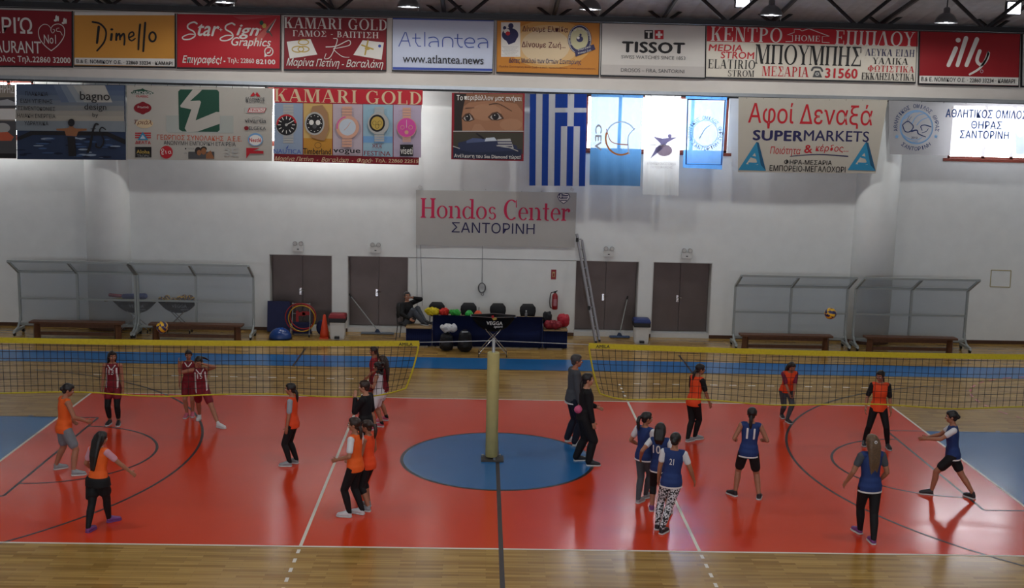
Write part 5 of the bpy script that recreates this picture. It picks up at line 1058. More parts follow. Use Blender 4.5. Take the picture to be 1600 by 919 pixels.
# ------------------------------------------------------------------ people
SKIN = mat('skin', '#96644b', .55, 0, .35, .04, 25); SKIN2 = mat('skin_light', '#a8785e', .55, 0, .35, .04, 25); EYEW = mat('eye_white', '#c9c4bd', .3); EYED = mat('eye_dark', '#1a1210', .3); LIP = mat('lips', '#8a4a42', .5)
H_BLK = mat('hair_black', '#14100f', .45, 0, .4, .25, 30); H_BRN = mat('hair_brown', '#2a1a12', .45, 0, .4, .25, 30); H_LBR = mat('hair_light_brown', '#5a4430', .45, 0, .4, .25, 30); H_GRY = mat('hair_grey', '#3c3a3a', .5, 0, .3, .35, 40)
C_OR = mat('bib_orange', '#d95a1e', .7, 0, .25, .05, 12); C_OR2 = mat('bib_orange_red', '#d8471f', .7, 0, .25, .05, 12); C_BL = mat('bib_blue', '#1e3263', .7, 0, .25, .06, 12); C_RD = mat('jersey_red', '#6e0f1c', .65, 0, .3, .06, 12)
C_BK = mat('cloth_black', '#131315', .75, 0, .25, .1, 14); C_NV = mat('cloth_navy', '#181c2a', .75, 0, .25, .1, 14); C_GY = mat('cloth_grey', '#6f757a', .8, 0, .2, .06, 14); C_DG = mat('cloth_dark_grey', '#44474c', .8, 0, .2, .06, 14); C_LG = mat('tee_light_grey', '#8f979e', .8, 0, .2, .05, 14)
C_WH = mat('cloth_white', '#c6c6c8', .75, 0, .25, .03, 14); C_PK = mat('cloth_pink', '#c08a96', .75, 0, .25, .05, 14); C_MG = mat('tee_magenta', '#6c2038', .75, 0, .25, .06, 14); C_HP = mat('pouch_pink', '#c4587a', .6, 0, .3, .04, 10); C_TRIM = mat('trim_white', '#cfccc8', .7)
S_BK = mat('shoe_black', '#1c1c20', .5); S_GY = mat('shoe_grey', '#84898c', .5, 0, .4, .12, 30); S_WH = mat('shoe_white', '#c2c3c4', .5); S_PU = mat('shoe_purple', '#6a3a72', .5, 0, .4, .12, 30); S_PK = mat('shoe_pink', '#b4566a', .5, 0, .4, .1, 30); S_SOLE = mat('sole_white', '#bdbdbb', .6)
def pattern_tights():
    m = mat('patterned_tights', '#222226', .75); nt = m.node_tree; b = nt.nodes['Principled BSDF']; N = nt.nodes.new
    tc = N('ShaderNodeTexCoord'); v = N('ShaderNodeTexVoronoi'); v.inputs['Scale'].default_value = 52; rp = N('ShaderNodeValToRGB'); rp.color_ramp.interpolation = 'CONSTANT'
    rp.color_ramp.elements[0].color = srgb('#1c1c20'); rp.color_ramp.elements[1].color = srgb('#c4c4c8'); rp.color_ramp.elements[1].position = .5
    nz = N('ShaderNodeSeparateColor'); nt.links.new(tc.outputs['Object'], v.inputs['Vector']); nt.links.new(v.outputs['Color'], nz.inputs[0]); nt.links.new(nz.outputs[0], rp.inputs[0]); nt.links.new(rp.outputs[0], b.inputs['Base Color']); return m
C_PT = pattern_tights()
SEC = [(.455, .066, .054, -.002), (.49, .089, .064, -.005), (.525, .094, .067, -.005), (.57, .084, .059, 0), (.62, .073, .051, .002), (.67, .076, .054, .004), (.72, .084, .062, .007), (.77, .089, .058, .003), (.80, .092, .047, 0), (.825, .076, .039, -.003), (.848, .042, .034, -.002)]
def ik(a, b, l1, l2, pole):
    d = b-a; L = d.length; m = (l1+l2)*.998
    if L > m: b = a+d*(m/L); d = b-a; L = m
    d = d.normalized(); x = (l1*l1-l2*l2+L*L)/(2*L); h = sqrt(max(0, l1*l1-x*x)); p = pole-d*pole.dot(d)
    p = p.normalized() if p.length > 1e-5 else d.orthogonal().normalized()
    return a+d*x+p*h, b
def person(label, feet, heading, H, top='bib', topm=None, sleeve=None, bottom='tights', botm=None, botlen=1.0, shoes=None, sole=None, hair='pony', hairm=None, lean=0., side=0., hips=None, handL=(.03, .04, -.315), handR=(.03, .04, -.315), headyaw=0., headpitch=0., skin=None, trim=None, num=None, numside='back', twist=0., build=1.0, footyaw=(8, 8), socks=None, lift=(0, 0), curl=.55, pole=(1, .45, .35), sit=None, collar=None, extra=None, group=None, kneepole=None, stripe=False, low=.47):
    """feet: two floor points (left, right); heading: in degrees, 0 = away from the camera, 90 = to the right, 180 = towards it"""
    skin = skin or SKIN; hairm = hairm or H_BLK; topm = topm or C_OR; botm = botm or C_BK; shoes = shoes or S_GY; sole = sole or S_SOLE
    A = radians(heading); F = V((sin(A), cos(A), 0)); R = V((cos(A), -sin(A), 0)); Z = V((0, 0, 1))
    fL, fR = V(feet[0]), V(feet[1]); mid = (fL+fR)/2; mid.z = 0
    root = thing('person', label, 'person', mid, group)
    ft = [fL+V((0, 0, lift[0])), fR+V((0, 0, lift[1]))]
    FY = []
    for k, s in ((0, -1), (1, 1)):
        a = A+radians(footyaw[k])*s; FY.append(V((sin(a), cos(a), 0)))
    ank = [ft[k]-FY[k]*.045*H+V((0, 0, .05*H)) for k in (0, 1)]
    spread = (ank[0]-ank[1]).length/2; leg = .470*H
    hz = sqrt(max(.01, leg*leg-max(0, spread-.05*H)**2))+.05*H
    P = mid-F*.035*H+V((0, 0, min(.512*H, hz)))
    if hips is not None: P = mid+F*(hips[0]*H)+R*(hips[2]*H if len(hips) > 2 else 0)+V((0, 0, hips[1]*H))
    U = (Z*cos(radians(lean))+F*sin(radians(lean))).normalized(); U = (U*cos(radians(side))+R*sin(radians(side))).normalized()
    tw = radians(twist); R2 = (R*cos(tw)-F*sin(tw)); R2 = (R2-U*R2.dot(U)).normalized(); F2 = U.cross(R2)
    def spine(t):
        if t < .515: return P+Z*((t-.515)*H), R, F
        k = min(1, (t-.515)/.12); X = (R*(1-k)+R2*k).normalized(); Y = (F*(1-k)+F2*k).normalized()
        return P+U*((t-.515)*H), X, Y
    def secs(t0, t1, inf, hem=None, n=11):
        out = []; ts = [t0+(t1-t0)*i/(n-1) for i in range(n)]
        for t in ts:
            for a, b in zip(SEC, SEC[1:]):
                if a[0] <= t <= b[0]+1e-6: k = (t-a[0])/(b[0]-a[0]); rx, ry, fw = [a[j]*(1-k)+b[j]*k for j in (1, 2, 3)]; break
            else: rx, ry, fw = SEC[0][1:] if t < SEC[0][0] else SEC[-1][1:]
            if hem and t < .6: w = (.6-t)/.15; rx = max(rx, .086)+hem*w; ry = max(ry, .062)+hem*w
            c, X, Y = spine(t); out.append((c+Y*(fw*H), X*((rx*build)*H+inf), Y*((ry*build)*H+inf)))
        return out
    hip = [P-R*.052*H*build-Z*.01*H, P+R*.052*H*build-Z*.01*H]
    kp = kneepole or (F, F); knee = []
    for k in (0, 1):
        kk, an = ik(hip[k], ank[k], .243*H, .232*H, kp[k]+R*(.12 if k else -.12)); knee.append(kk); ank[k] = an
    shc = spine(.806); sh = [shc[0]-R2*.1*H*build-F2*.004*H, shc[0]+R2*.1*H*build-F2*.004*H]
    elb, wri = [], []
    for k, (hd, s) in enumerate(((handL, -1), (handR, 1))):
        tgt = sh[k]+R2*(hd[0]*s*H)+F2*(hd[1]*H)+Z*(hd[2]*H); pl = -F2*pole[0]+R2*(pole[1]*s)-Z*pole[2]
        e, w = ik(sh[k], tgt, .165*H, .145*H, pl); elb.append(e); wri.append(w)
    # head
    hy = A+radians(headyaw); hp = radians(headpitch); HF0 = V((sin(hy), cos(hy), 0)); HR = V((cos(hy), -sin(hy), 0)); HU = (Z*cos(hp)-HF0*sin(hp)+(U-Z)*.35).normalized(); HF = (HF0-HU*HF0.dot(HU)).normalized(); HR = HF.cross(HU)
    s = .14*H/.225; nb = spine(.848)[0]; C = nb+U*.018*H+HU*.068*H+HF*.012*H
    hp_ = lambda r, f, u: C+(HR*r+HF*f+HU*u)*s
    hax = (HR, HF, HU)
    bm = BM(); w = build
    loft(bm, secs(.455, .848, 0), 20)
    capsule(bm, spine(.84)[0], C-HU*.05*s-HF*.012*s, .031*H*(1+(w-1)*.6), .029*H)
    for k in (0, 1):
        capsule(bm, hip[k], knee[k], .053*H*w, .034*H*w, 14); capsule(bm, knee[k]+(ank[k]-knee[k])*.0, knee[k]+(ank[k]-knee[k])*.33-(F*.006*H), .033*H*w, .034*H*w, 12); capsule(bm, knee[k]+(ank[k]-knee[k])*.33-(F*.006*H), ank[k], .034*H*w, .0205*H, 12)
        capsule(bm, ank[k]-V((0, 0, .012*H)), ft[k]+FY[k]*.05*H+V((0, 0, .028*H)), .021*H, .017*H)
        capsule(bm, sh[k]-R2*(.012*H*(1 if k else -1)), sh[k], .034*H*w, .033*H*w, 12); capsule(bm, sh[k], elb[k], .030*H*w, .0225*H*w, 12); capsule(bm, elb[k], elb[k]+(wri[k]-elb[k])*.35, .0225*H*w, .0225*H*w); capsule(bm, elb[k]+(wri[k]-elb[k])*.35, wri[k], .0225*H*w, .0155*H)
        # hand: palm, four fingers, thumb
        d = (wri[k]-elb[k]).normalized(); inn = R2*(1 if k == 0 else -1); pn = inn-d*inn.dot(d)
        if pn.length < .2: pn = F2-d*F2.dot(d)
        pn = pn.normalized(); sd = d.cross(pn).normalized()
        if sd.dot(F2+Z*.3) < 0: sd = -sd
        q = H/1.6; pc = wri[k]+d*.043*q; ball(bm, pc, (.036*q, .047*q, .0155*q), 12, 0, (sd, d, pn)); capsule(bm, wri[k], pc, .0225*q, .024*q)
        for j, (off, ln) in enumerate(((.027, .066), (.009, .074), (-.009, .07), (-.026, .055))):
            a0 = pc+d*.034*q+sd*off*q; dd = d; r0 = .0088*q
            for seg, fr in enumerate((.45, .32, .23)):
                an = curl*(.5 if seg == 0 else .75); dd = (dd*cos(an)+pn*sin(an)).normalized(); b0 = a0+dd*ln*fr*q; capsule(bm, a0, b0, r0, r0*.9, 8); a0 = b0; r0 *= .92
        a0 = pc-d*.018*q+sd*.028*q; a1 = a0+(sd*.75+d*.6+pn*.25).normalized()*.034*q; a2 = a1+(d*.9+sd*.15+pn*.35).normalized()*.028*q; capsule(bm, a0, a1, .0115*q, .0098*q, 8); capsule(bm, a1, a2, .0098*q, .0085*q, 8)
    ball(bm, hp_(0, -.004, .022), tuple(x*s for x in (.073, .092, .088)), 20, 0, hax); ball(bm, hp_(0, .022, -.048), tuple(x*s for x in (.056, .062, .062)), 16, 0, hax); ball(bm, hp_(0, .058, -.09), (.022*s, .02*s, .018*s), 10, 0, hax)
    capsule(bm, hp_(0, .082, .008), hp_(0, .105, -.03), .009*s, .0135*s, 8)
    for e in (-1, 1): capsule(bm, hp_(.012*e, .083, .016), hp_(.045*e, .072, .016), .012*s, .011*s, 8); ball(bm, hp_(.075*e, -.006, -.006), (.011*s, .02*s, .032*s), 10, 0, hax); ball(bm, hp_(.04*e, .06, -.03), (.024*s, .024*s, .022*s), 10, 0, hax)
    obj('body', fuse(bm, .0085, 3, .45, 'body'), skin, root)
    # face
    bm = BM()
    for e in (-1, 1):
        ball(bm, hp_(.033*e, .077, -.006), tuple(x*s for x in (.0165, .011, .0105)), 12, 0, hax); ball(bm, hp_(.033*e, .083, -.006), tuple(x*s for x in (.0085, .007, .0085)), 10, 1, hax)
    obj('eyes', bm, [EYEW, EYED], root, smooth=True)
    bm = BM()
    for e in (-1, 1): tube(bm, [hp_(.014*e, .094, .019), hp_(.033*e, .091, .025), hp_(.053*e, .078, .018)], .0042*s, 6)
    obj('eyebrows', bm, hairm, root)
    bm = BM(); ball(bm, hp_(0, .083, -.058), tuple(x*s for x in (.025, .009, .0048)), 12, 0, hax); ball(bm, hp_(0, .082, -.067), tuple(x*s for x in (.021, .009, .0055)), 12, 0, hax); obj('lips', bm, LIP, root, smooth=True)
    # hair
    bm = BM(); ball(bm, hp_(0, -.018, .036), tuple(x*s for x in (.082, .094, .086)), 20, 0, hax); ball(bm, hp_(0, .012, .066), tuple(x*s for x in (.07, .078, .052)), 16, 0, hax)
    for e in (-1, 1): ball(bm, hp_(.068*e, .005, .03), tuple(x*s for x in (.018, .05, .05)), 10, 0, hax)
    ball(bm, hp_(0, -.05, -.03), tuple(x*s for x in (.062, .045, .05)), 12, 0, hax)
    def strand(pts, rad):
        for (p0, r0), (p1, r1) in zip(zip(pts, rad), zip(pts[1:], rad[1:])): capsule(bm, p0, p1, r0, r1, 10)
    back = -F2
    if hair == 'pony':
        r = hp_(0, -.1, .045); strand([r, r+(-HF*.045-HU*.015)*s, r+(-HF*.07-HU*.09)*s, r+(-HF*.055-HU*.19)*s, r+(-HF*.045-HU*.26)*s], [.024*s, .03*s, .034*s, .028*s, .008*s])
    elif hair == 'lowtail':
        r = hp_(0, -.088, -.03); strand([r, r+(-HF*.025-HU*.05)*s, r+(-HF*.03-HU*.15)*s, r+(-HF*.02-HU*.235)*s], [.03*s, .032*s, .027*s, .009*s])
    elif hair == 'sidetail':
        r = hp_(0, -.1, .04); strand([r, r+(-HF*.06-HU*.03)*s, r+(-HF*.13+HR*-.08-HU*.1)*s, r+(-HF*.16+HR*-.16-HU*.19)*s], [.024*s, .028*s, .024*s, .01*s])
    elif hair == 'bun':
        ball(bm, hp_(0, -.105, .0), (.045*s, .04*s, .042*s), 12, 0, hax)
    elif hair in ('long', 'verylong', 'loose'):
        L = {'long': .30, 'verylong': .46, 'loose': .2}[hair]; cw = .05 if hair == 'verylong' else .046
        for e in (-1, -.33, .33, 1): strand([hp_(.045*e, -.06, .03), hp_(.055*e, -.085, -.06), hp_(.05*e, -.105, -.06-L*.5), hp_(.035*e, -.1, -.06-L)], [.045*s, cw*s, .042*s, .014*s])
        for e in (-1, 1): strand([hp_(.066*e, -.01, .04), hp_(.078*e, -.03, -.04), hp_(.075*e, -.05, -.12)], [.03*s, .026*s, .014*s])
    elif hair == 'curly':
        rr = random.Random(5)
        for q in range(46):
            a = rr.uniform(0, 2*pi); zz = rr.uniform(-.17, .1); rad = .1+.02*sin(zz*9); p = (rad*cos(a), -.03+rad*sin(a)*1.05, zz)
            if p[1] > .02 and abs(p[0]) < .07: continue
            if p[1] > .05: continue
            ball(bm, hp_(*p), .034*s, 8)
    hm = obj('hair', fuse(bm, .0095, 2, .4, 'hair'), hairm, root)
    # lower garment
    def legs(bm, t, inf, flare=0):
        for k in (0, 1):
            c1 = min(1, t/.5); kn = hip[k]+(knee[k]-hip[k])*c1; capsule(bm, hip[k], kn, .053*H*w+inf, (.053+(.034-.053)*c1)*H*w+inf+flare, 14)
            if t > .5:
                c2 = (t-.5)/.5; cf = knee[k]+(ank[k]-knee[k])*.33-F*.006*H; c3 = min(1, c2/.33); capsule(bm, knee[k], knee[k]+(cf-knee[k])*c3, .033*H*w+inf, .034*H*w+inf+flare*.5, 12)
                if c2 > .33: e = cf+(ank[k]-cf)*((c2-.33)/.67); capsule(bm, cf, e, .034*H*w+inf+flare*.5, (.034+(.0205-.034)*(c2-.33)/.67)*H*w+inf+flare, 12)
    bm = BM(); lo = sit is None
    if bottom == 'tights': loft(bm, secs(.455, .585, .008), 18); legs(bm, botlen, .0075)
    elif bottom == 'trousers': loft(bm, secs(.455, .59, .012), 18); legs(bm, botlen, .014, .012)
    else: loft(bm, secs(.455, .59, .014), 18); legs(bm, botlen*.88, .012, .008)
    obj({'tights': 'leggings', 'trousers': 'trousers', 'shorts': 'shorts'}[bottom], fuse(bm, .0095, 3, .45, 'bottom'), botm, root)
    # upper garment
    if sleeve:
        sm, sl = sleeve; bm = BM(); loft(bm, secs(.5, .838, .009), 18)
        for k in (0, 1):
            capsule(bm, shc[0], sh[k], .034*H*w, .0335*H*w+.003, 12); e = sh[k]+(elb[k]-sh[k])*min(1, sl*2); capsule(bm, sh[k], e, .031*H*w+.005, .029*H*w+.006-(.004 if sl > .4 else 0), 12)
            if sl > .5: capsule(bm, elb[k], elb[k]+(wri[k]-elb[k])*min(1, (sl-.5)*2), .0255*H*w+.006, .019*H+.006, 12)
        obj('t_shirt' if sl <= .5 else 'undershirt', fuse(bm, .0095, 3, .45, 'tee'), sm, root)
    bm = BM()
    if top == 'bib':
        loft(bm, secs(low, .838, .016, .01, 14), 22)
        for k in (0, 1): capsule(bm, shc[0]+U*.004*H, shc[0]+(sh[k]-shc[0])*.8+U*.006*H, .036*H*w, .0345*H*w+.006, 12)
    elif top == 'jersey': loft(bm, secs(low, .836, .013, .008, 14), 22)
    elif top == 'jacket':
        loft(bm, secs(low+.02, .842, .022, .004, 14), 22)
        for k in (0, 1): capsule(bm, shc[0]-U*.01*H, sh[k], .04*H*w, .04*H*w+.006, 12); capsule(bm, sh[k], elb[k], .034*H*w+.012, .028*H*w+.013, 12); capsule(bm, elb[k], elb[k]+(wri[k]-elb[k])*.93, .028*H*w+.012, .02*H+.011, 12)
    tm = fuse(bm, .0095, 3, .45, 'top'); bvh = BVHTree.FromPolygons([v.co.copy() for v in tm.vertices], [tuple(p.vertices) for p in tm.polygons])
    to = obj({'bib': 'training_bib', 'jersey': 'jersey', 'jacket': 'jacket'}[top], tm, topm, root)
    def decal(nm, m, polys, dirn):
        "lay flat shapes (metres right/up of the chest centre) onto the garment"
        c, X, Y = spine(.72); D = Y*dirn; X = -X*dirn; b = BM()
        for pts in polys:
            try: face(b, [b.verts.new((u, v, 0)) for u, v in pts])
            except ValueError: pass
        b.normal_update(); bmesh.ops.triangulate(b, faces=b.faces[:])
        for _ in range(3):
            ed = [q for q in b.edges if q.calc_length() > .022]
            if not ed: break
            bmesh.ops.subdivide_edges(b, edges=ed, cuts=1); bmesh.ops.triangulate(b, faces=[f for f in b.faces if len(f.verts) > 3])
        for v in b.verts:
            o0 = c+X*v.co.x+U*v.co.y+D*.6; hit = bvh.ray_cast(o0, -D)[0]; v.co = (hit if hit is not None else o0-D*.5)+D*.006
        return obj(nm, b, m, to)
    def ribbon(pts, wd):
        P_ = smooth_line(pts, 6) if len(pts) > 2 else [tuple(pts[0][j]+(pts[1][j]-pts[0][j])*i/8 for j in (0, 1)) for i in range(9)]; out = []
        for a, b in zip(P_, P_[1:]):
            dx, dy = b[0]-a[0], b[1]-a[1]; l = sqrt(dx*dx+dy*dy) or 1; nx, ny = -dy/l*wd/2, dx/l*wd/2; out.append([(a[0]+nx, a[1]+ny), (b[0]+nx, b[1]+ny), (b[0]-nx, b[1]-ny), (a[0]-nx, a[1]-ny)])
        return out
    if trim:
        bm = BM(); t0 = low+.0; ss = secs(t0, t0+.014, .0195 if top != 'jersey' else .016, .012 if top != 'jersey' else .008, 3); loft(bm, ss, 22); obj('hem_trim', bm, trim, to, smooth=False)
    if collar: decal('neck_trim', collar, ribbon([(-.075*H/1.5, .155*H/1.5), (-.045*H/1.5, .115*H/1.5), (0, .07*H/1.5), (.045*H/1.5, .115*H/1.5), (.075*H/1.5, .155*H/1.5)], .02), 1)
    if stripe:
        for e in (-1, 1): decal('side_stripe', C_TRIM, ribbon([(.098*e*H/1.5, .1), (.1*e*H/1.5, 0), (.108*e*H/1.5, -.14), (.11*e*H/1.5, -.33)], .028), 1)
    if num:
        G, Fs = glyphs(num[0], .02); nw, nh, cu, cv = num[1:]; D = 1 if numside == 'front' else -1
        decal('number', C_TRIM, [[((G[i][0]-.5)*nw+cu, (G[i][1]-.5)*nh+cv) for i in f] for f in Fs], D)
    # shoes
    for k in (0, 1):
        f, sd, c = FY[k], FY[k].cross(Z), V((ft[k].x, ft[k].y, ft[k].z)); L = .155*H; sc = H/1.55; q = []
        for t, hw, hh in ((-.43, .02, .045), (-.38, .036, .072), (-.25, .041, .086), (-.06, .042, .08), (.12, .045, .064), (.3, .047, .052), (.45, .038, .044), (.54, .018, .03)):
            cc = c+f*(t*L); hh *= sc; q.append((cc+Z*(hh*.55+.014), sd*hw*sc, Z*(hh*.62)))
        bm = BM(); loft(bm, q, 14)
        for v in bm.verts: v.co.z = max(v.co.z, ft[k].z+.012)
        capsule(bm, c-f*L*.2+Z*.06*sc, ank[k]+Z*.012, .039*sc, .035*sc, 12)
        so = obj('shoe', fuse(bm, .008, 2, .4, 'shoe'), shoes, root)
        bm = BM(); out = [(-.45, .018), (-.41, .035), (-.25, .043), (-.05, .043), (.15, .048), (.33, .049), (.48, .039), (.57, .014)]
        loop = [c+f*(t*L)+sd*(hw*sc) for t, hw in out]+[c+f*(t*L)-sd*(hw*sc) for t, hw in out[::-1]]
        lo_ = [bm.verts.new(p+Z*.005) for p in loop]; hi_ = [bm.verts.new(p+Z*.026) for p in loop]; n = len(loop)
        face(bm, lo_[::-1]); face(bm, hi_)
        for i in range(n): face(bm, (lo_[i], lo_[(i+1) % n], hi_[(i+1) % n], hi_[i]))
        obj('sole', bm, sole, so)
        if socks:
            bm = BM(); e = ank[k]+(knee[k]-ank[k])*.14; capsule(bm, ank[k], e, .0215*H+.005, .0235*H+.005, 12); obj('sock', bm, socks, root, smooth=True)
    if extra: extra(dict(root=root, P=P, F=F, R=R, Z=Z, H=H, secs=secs, spine=spine, hp_=hp_, s=s, wri=wri, elb=elb, hax=hax, hip=hip, knee=knee, ank=ank, decal=decal, ribbon=ribbon, sh=sh, F2=F2, R2=R2, U=U))
    return root
FP = lambda *p: [fl(*q) for q in p]
def glasses(q):
    bm = BM(); hp = q['hp_']; s = q['s']
    for e in (-1, 1): tube(bm, [hp(.033*e+.02*cos(2*pi*i/14), .096, -.006+.016*sin(2*pi*i/14)) for i in range(14)], .0028*s*1.4, 5, 0, True); tube(bm, [hp(.053*e, .094, -.004), hp(.078*e, .05, .0), hp(.08*e, -.005, .004)], .003*s, 5)
    tube(bm, [hp(-.013, .097, -.004), hp(.013, .097, -.004)], .003*s, 5); obj('glasses', bm, BLACK, q['root'])
def legwear(q, m, a, b):
    bm = BM(); H = q['H']
    for k in (0, 1):
        for t0, t1, r0, r1 in ((.12, .5, .048, .036), (.5, .66, .036, .0355), (.66, b, .0355, .027)):
            pt = lambda t: q['hip'][k]+(q['knee'][k]-q['hip'][k])*(t/.5) if t <= .5 else q['knee'][k]+(q['ank'][k]-q['knee'][k])*((t-.5)/.5)
            capsule(bm, pt(t0), pt(t1), r0*H+.007, r1*H+.006, 12)
    obj('leggings', fuse(bm, .0095, 2, .4), m, q['root'])
def hair_tie(q):
    bm = BM(); c = q['hp_'](0, -.112, .02); tube(bm, [c+(q['hax'][0]*cos(2*pi*i/14)+q['hax'][2]*sin(2*pi*i/14))*.02 for i in range(14)], .007, 5, 0, True); obj('hair_tie', bm, C_WH, q['root'])
def phone(q):
    bm = BM(); c = q['hp_'](-.092, .015, -.02); box(bm, c, (.014, .07, .13), 0, Matrix((q['hax'][0], q['hax'][1], q['hax'][2])).transposed()); obj('phone', bm, S_WH, q['root'])
def tied_jacket(q):
    bm = BM(); loft(bm, q['secs'](.455, .545, .03, .03, 6), 20)
    for k in (0, 1): capsule(bm, q['hip'][k], q['hip'][k]+(q['knee'][k]-q['hip'][k])*.55, .06*q['H'], .066*q['H'], 12)
    p = q['P']-q['R']*.1*q['H']-q['F']*.03; capsule(bm, p, p+V((-.02, -.03, -.3)), .05, .035, 10); obj('tied_jacket', fuse(bm, .011, 3, .45), C_BK, q['root'])

# -- left court, near side
person('person in an orange bib and grey shorts looking up, leftmost on the court', FP((94, 733), (122, 743)), 52, 1.62, 'bib', C_OR, None, 'shorts', C_GY, .42, S_GY, None, 'bun', H_BLK, 4, 0, None, (.06, .12, -.25), (.05, .17, -.2), 15, -16, build=1.05, footyaw=(0, 20))
person('person in an orange bib with a black jacket tied at the waist and purple shoes', FP((142, 830), (177, 815)), 25, 1.52, 'bib', C_OR, (C_PK, .3), 'tights', C_BK, 1, S_PU, S_PU, 'verylong', H_BLK, 6, 0, None, (.07, .1, -.24), (.15, .16, -.21), 12, -8, extra=tied_jacket, footyaw=(10, 25), build=1.03)
person('person in a dark red jersey number 13 standing with arms down', FP((185, 665), (170, 664)), 178, 1.52, 'jersey', C_RD, None, 'shorts', C_RD, .28, S_BK, None, 'long', H_BLK, 0, 0, None, (.035, .03, -.31), (.035, .03, -.31), -25, -4, num=('13', .1, .11, 0, .02), numside='front', collar=C_TRIM, stripe=True, extra=lambda q: legwear(q, C_BK, .27, .86))
person('person in a dark red jersey number 15 striding with both hands up by the face', FP((345, 669), (311, 656)), 168, 1.5, 'jersey', C_RD, None, 'shorts', C_RD, .36, S_WH, None, 'sidetail', H_BLK, 3, 3, (-.01, .47, .1), (-.04, .11, .1), (.17, .05, .12), 12, -20, num=('15', .1, .11, -.01, .02), numside='front', collar=C_TRIM, stripe=True, footyaw=(50, 10), pole=(.1, 1, .5), curl=.3)
person('person in a dark red jersey half hidden behind number 15, head just above', FP((301, 651), (291, 653)), 176, 1.42, 'jersey', C_RD, None, 'shorts', C_RD, .35, S_PK, None, 'pony', H_BLK, 0, 0, None, (.04, .05, -.3), (.03, .05, -.3), -10, -8, collar=C_TRIM)
person('person in an orange bib over a light grey tee standing alone, facing left', FP((447, 729), (458, 724)), -82, 1.53, 'bib', C_OR2, (C_LG, .36), 'tights', C_BK, 1, S_GY, None, 'lowtail', H_BLK, 0, 0, None, (.03, .03, -.315), (.03, .03, -.315), 0, -4)
person('person in an orange bib with white sleeves and white shoes, front of a pair', FP((539, 808), (560, 803)), -70, 1.63, 'bib', C_OR, (C_WH, .34), 'tights', C_BK, 1, S_WH, None, 'lowtail', H_BRN, 0, 0, None, (.05, .12, -.2), (.03, .1, -.25), -8, 2)
person('person in an orange bib and knee-length black leggings, behind the white-sleeved one', FP((570, 799), (571, 791)), -66, 1.5, 'bib', C_OR2, None, 'tights', C_BK, .62, S_GY, None, 'pony', H_BRN, 0, 0, None, (.04, .06, -.3), (.03, .08, -.28), 0, -2)
def lanyard(q):
    bm = BM(); c, X, Y = q['spine'](.8); tube(bm, smooth_line([c-X*.05*q['H']+Y*.03, c-X*.03*q['H']+Y*.11-V((0, 0, .12)), c+Y*.14-V((0, 0, .3)), c+X*.03*q['H']+Y*.11-V((0, 0, .12)), c+X*.05*q['H']+Y*.03]), .008, 5); obj('lanyard', bm, C_PK, q['root'])
    q['decal']('white_front', C_WH, q['ribbon']([(-.0, .12), (-.01, 0), (-.02, -.2)], .09), 1)
person('person with short brown hair in a black cardigan raising a hand to the mouth', FP((561, 735), (572, 729)), -72, 1.64, 'jacket', C_BK, None, 'trousers', C_BK, 1, S_BK, None, 'short', H_BRN, 0, 0, None, (-.045, .105, .0), (.02, .13, -.2), 0, -4, skin=SKIN2, collar=C_TRIM, extra=lanyard, pole=(.1, .3, 1), curl=.25)
person('person with curly black hair in a white jersey and pink shoes, behind the black cardigan', FP((582, 672), (593, 667)), -75, 1.38, 'jersey', C_WH, None, 'shorts', C_WH, .36, S_PK, None, 'curly', H_BLK, 0, 0, None, (.03, .14, -.1), (.03, .05, -.3), 0, -4, socks=C_BK)
person('person with long brown hair in a dark red jersey behind the white jersey', FP((590, 661), (600, 657)), -78, 1.41, 'jersey', C_RD, None, 'shorts', C_WH, .36, S_PK, None, 'verylong', H_BRN, 0, 0, None, (.03, .05, -.3), (.03, .05, -.3), 0, -4, socks=C_BK)
person('person in a red top farthest back in the line at the left net end', FP((577, 642), (585, 640)), -80, 1.4, 'jersey', mat('jersey_bright_red', '#8a1622', .65), (mat('tee_red', '#8a1622', .7), .4), 'shorts', C_RD, .36, S_GY, None, 'lowtail', H_BRN, 0, 0, None, (.03, .08, -.26), (.03, .05, -.3), 0, 0)
# -- the two coaches at the centre circle
person('person with grey hair in a charcoal track jacket and white shoes near the centre circle', FP((892, 690), (904, 697)), 80, 1.8, 'jacket', C_DG, None, 'trousers', C_NV, 1, S_WH, None, 'short', H_GRY, 2, 0, None, (.03, .03, -.31), (.03, .03, -.31), 0, 0, build=1.06, trim=C_TRIM)
def pouch(q):
    bm = BM(); c = q['P']-q['F']*.12+q['Z']*.1*q['H']+q['R']*.06; loft(bm, [(c+q['R']*.05, q['F']*.05, q['Z']*.05), (c, q['F']*.1, q['Z']*.085), (c-q['R']*.06, q['F']*.06, q['Z']*.05)], 12); ball(bm, c, (.08, .08, .07), 12); obj('waist_pouch', fuse(bm, .01, 2, .4), C_HP, q['root'])
person('person all in black with a pink waist pouch at the edge of the blue circle', FP((906, 720), (926, 728)), 84, 1.72, 'jacket', C_BK, None, 'trousers', C_BK, 1, S_BK, None, 'lowtail', H_BLK, 2, 0, None, (.02, .14, -.2), (.03, .06, -.3), 0, 4, skin=SKIN2, build=1.1, extra=pouch)
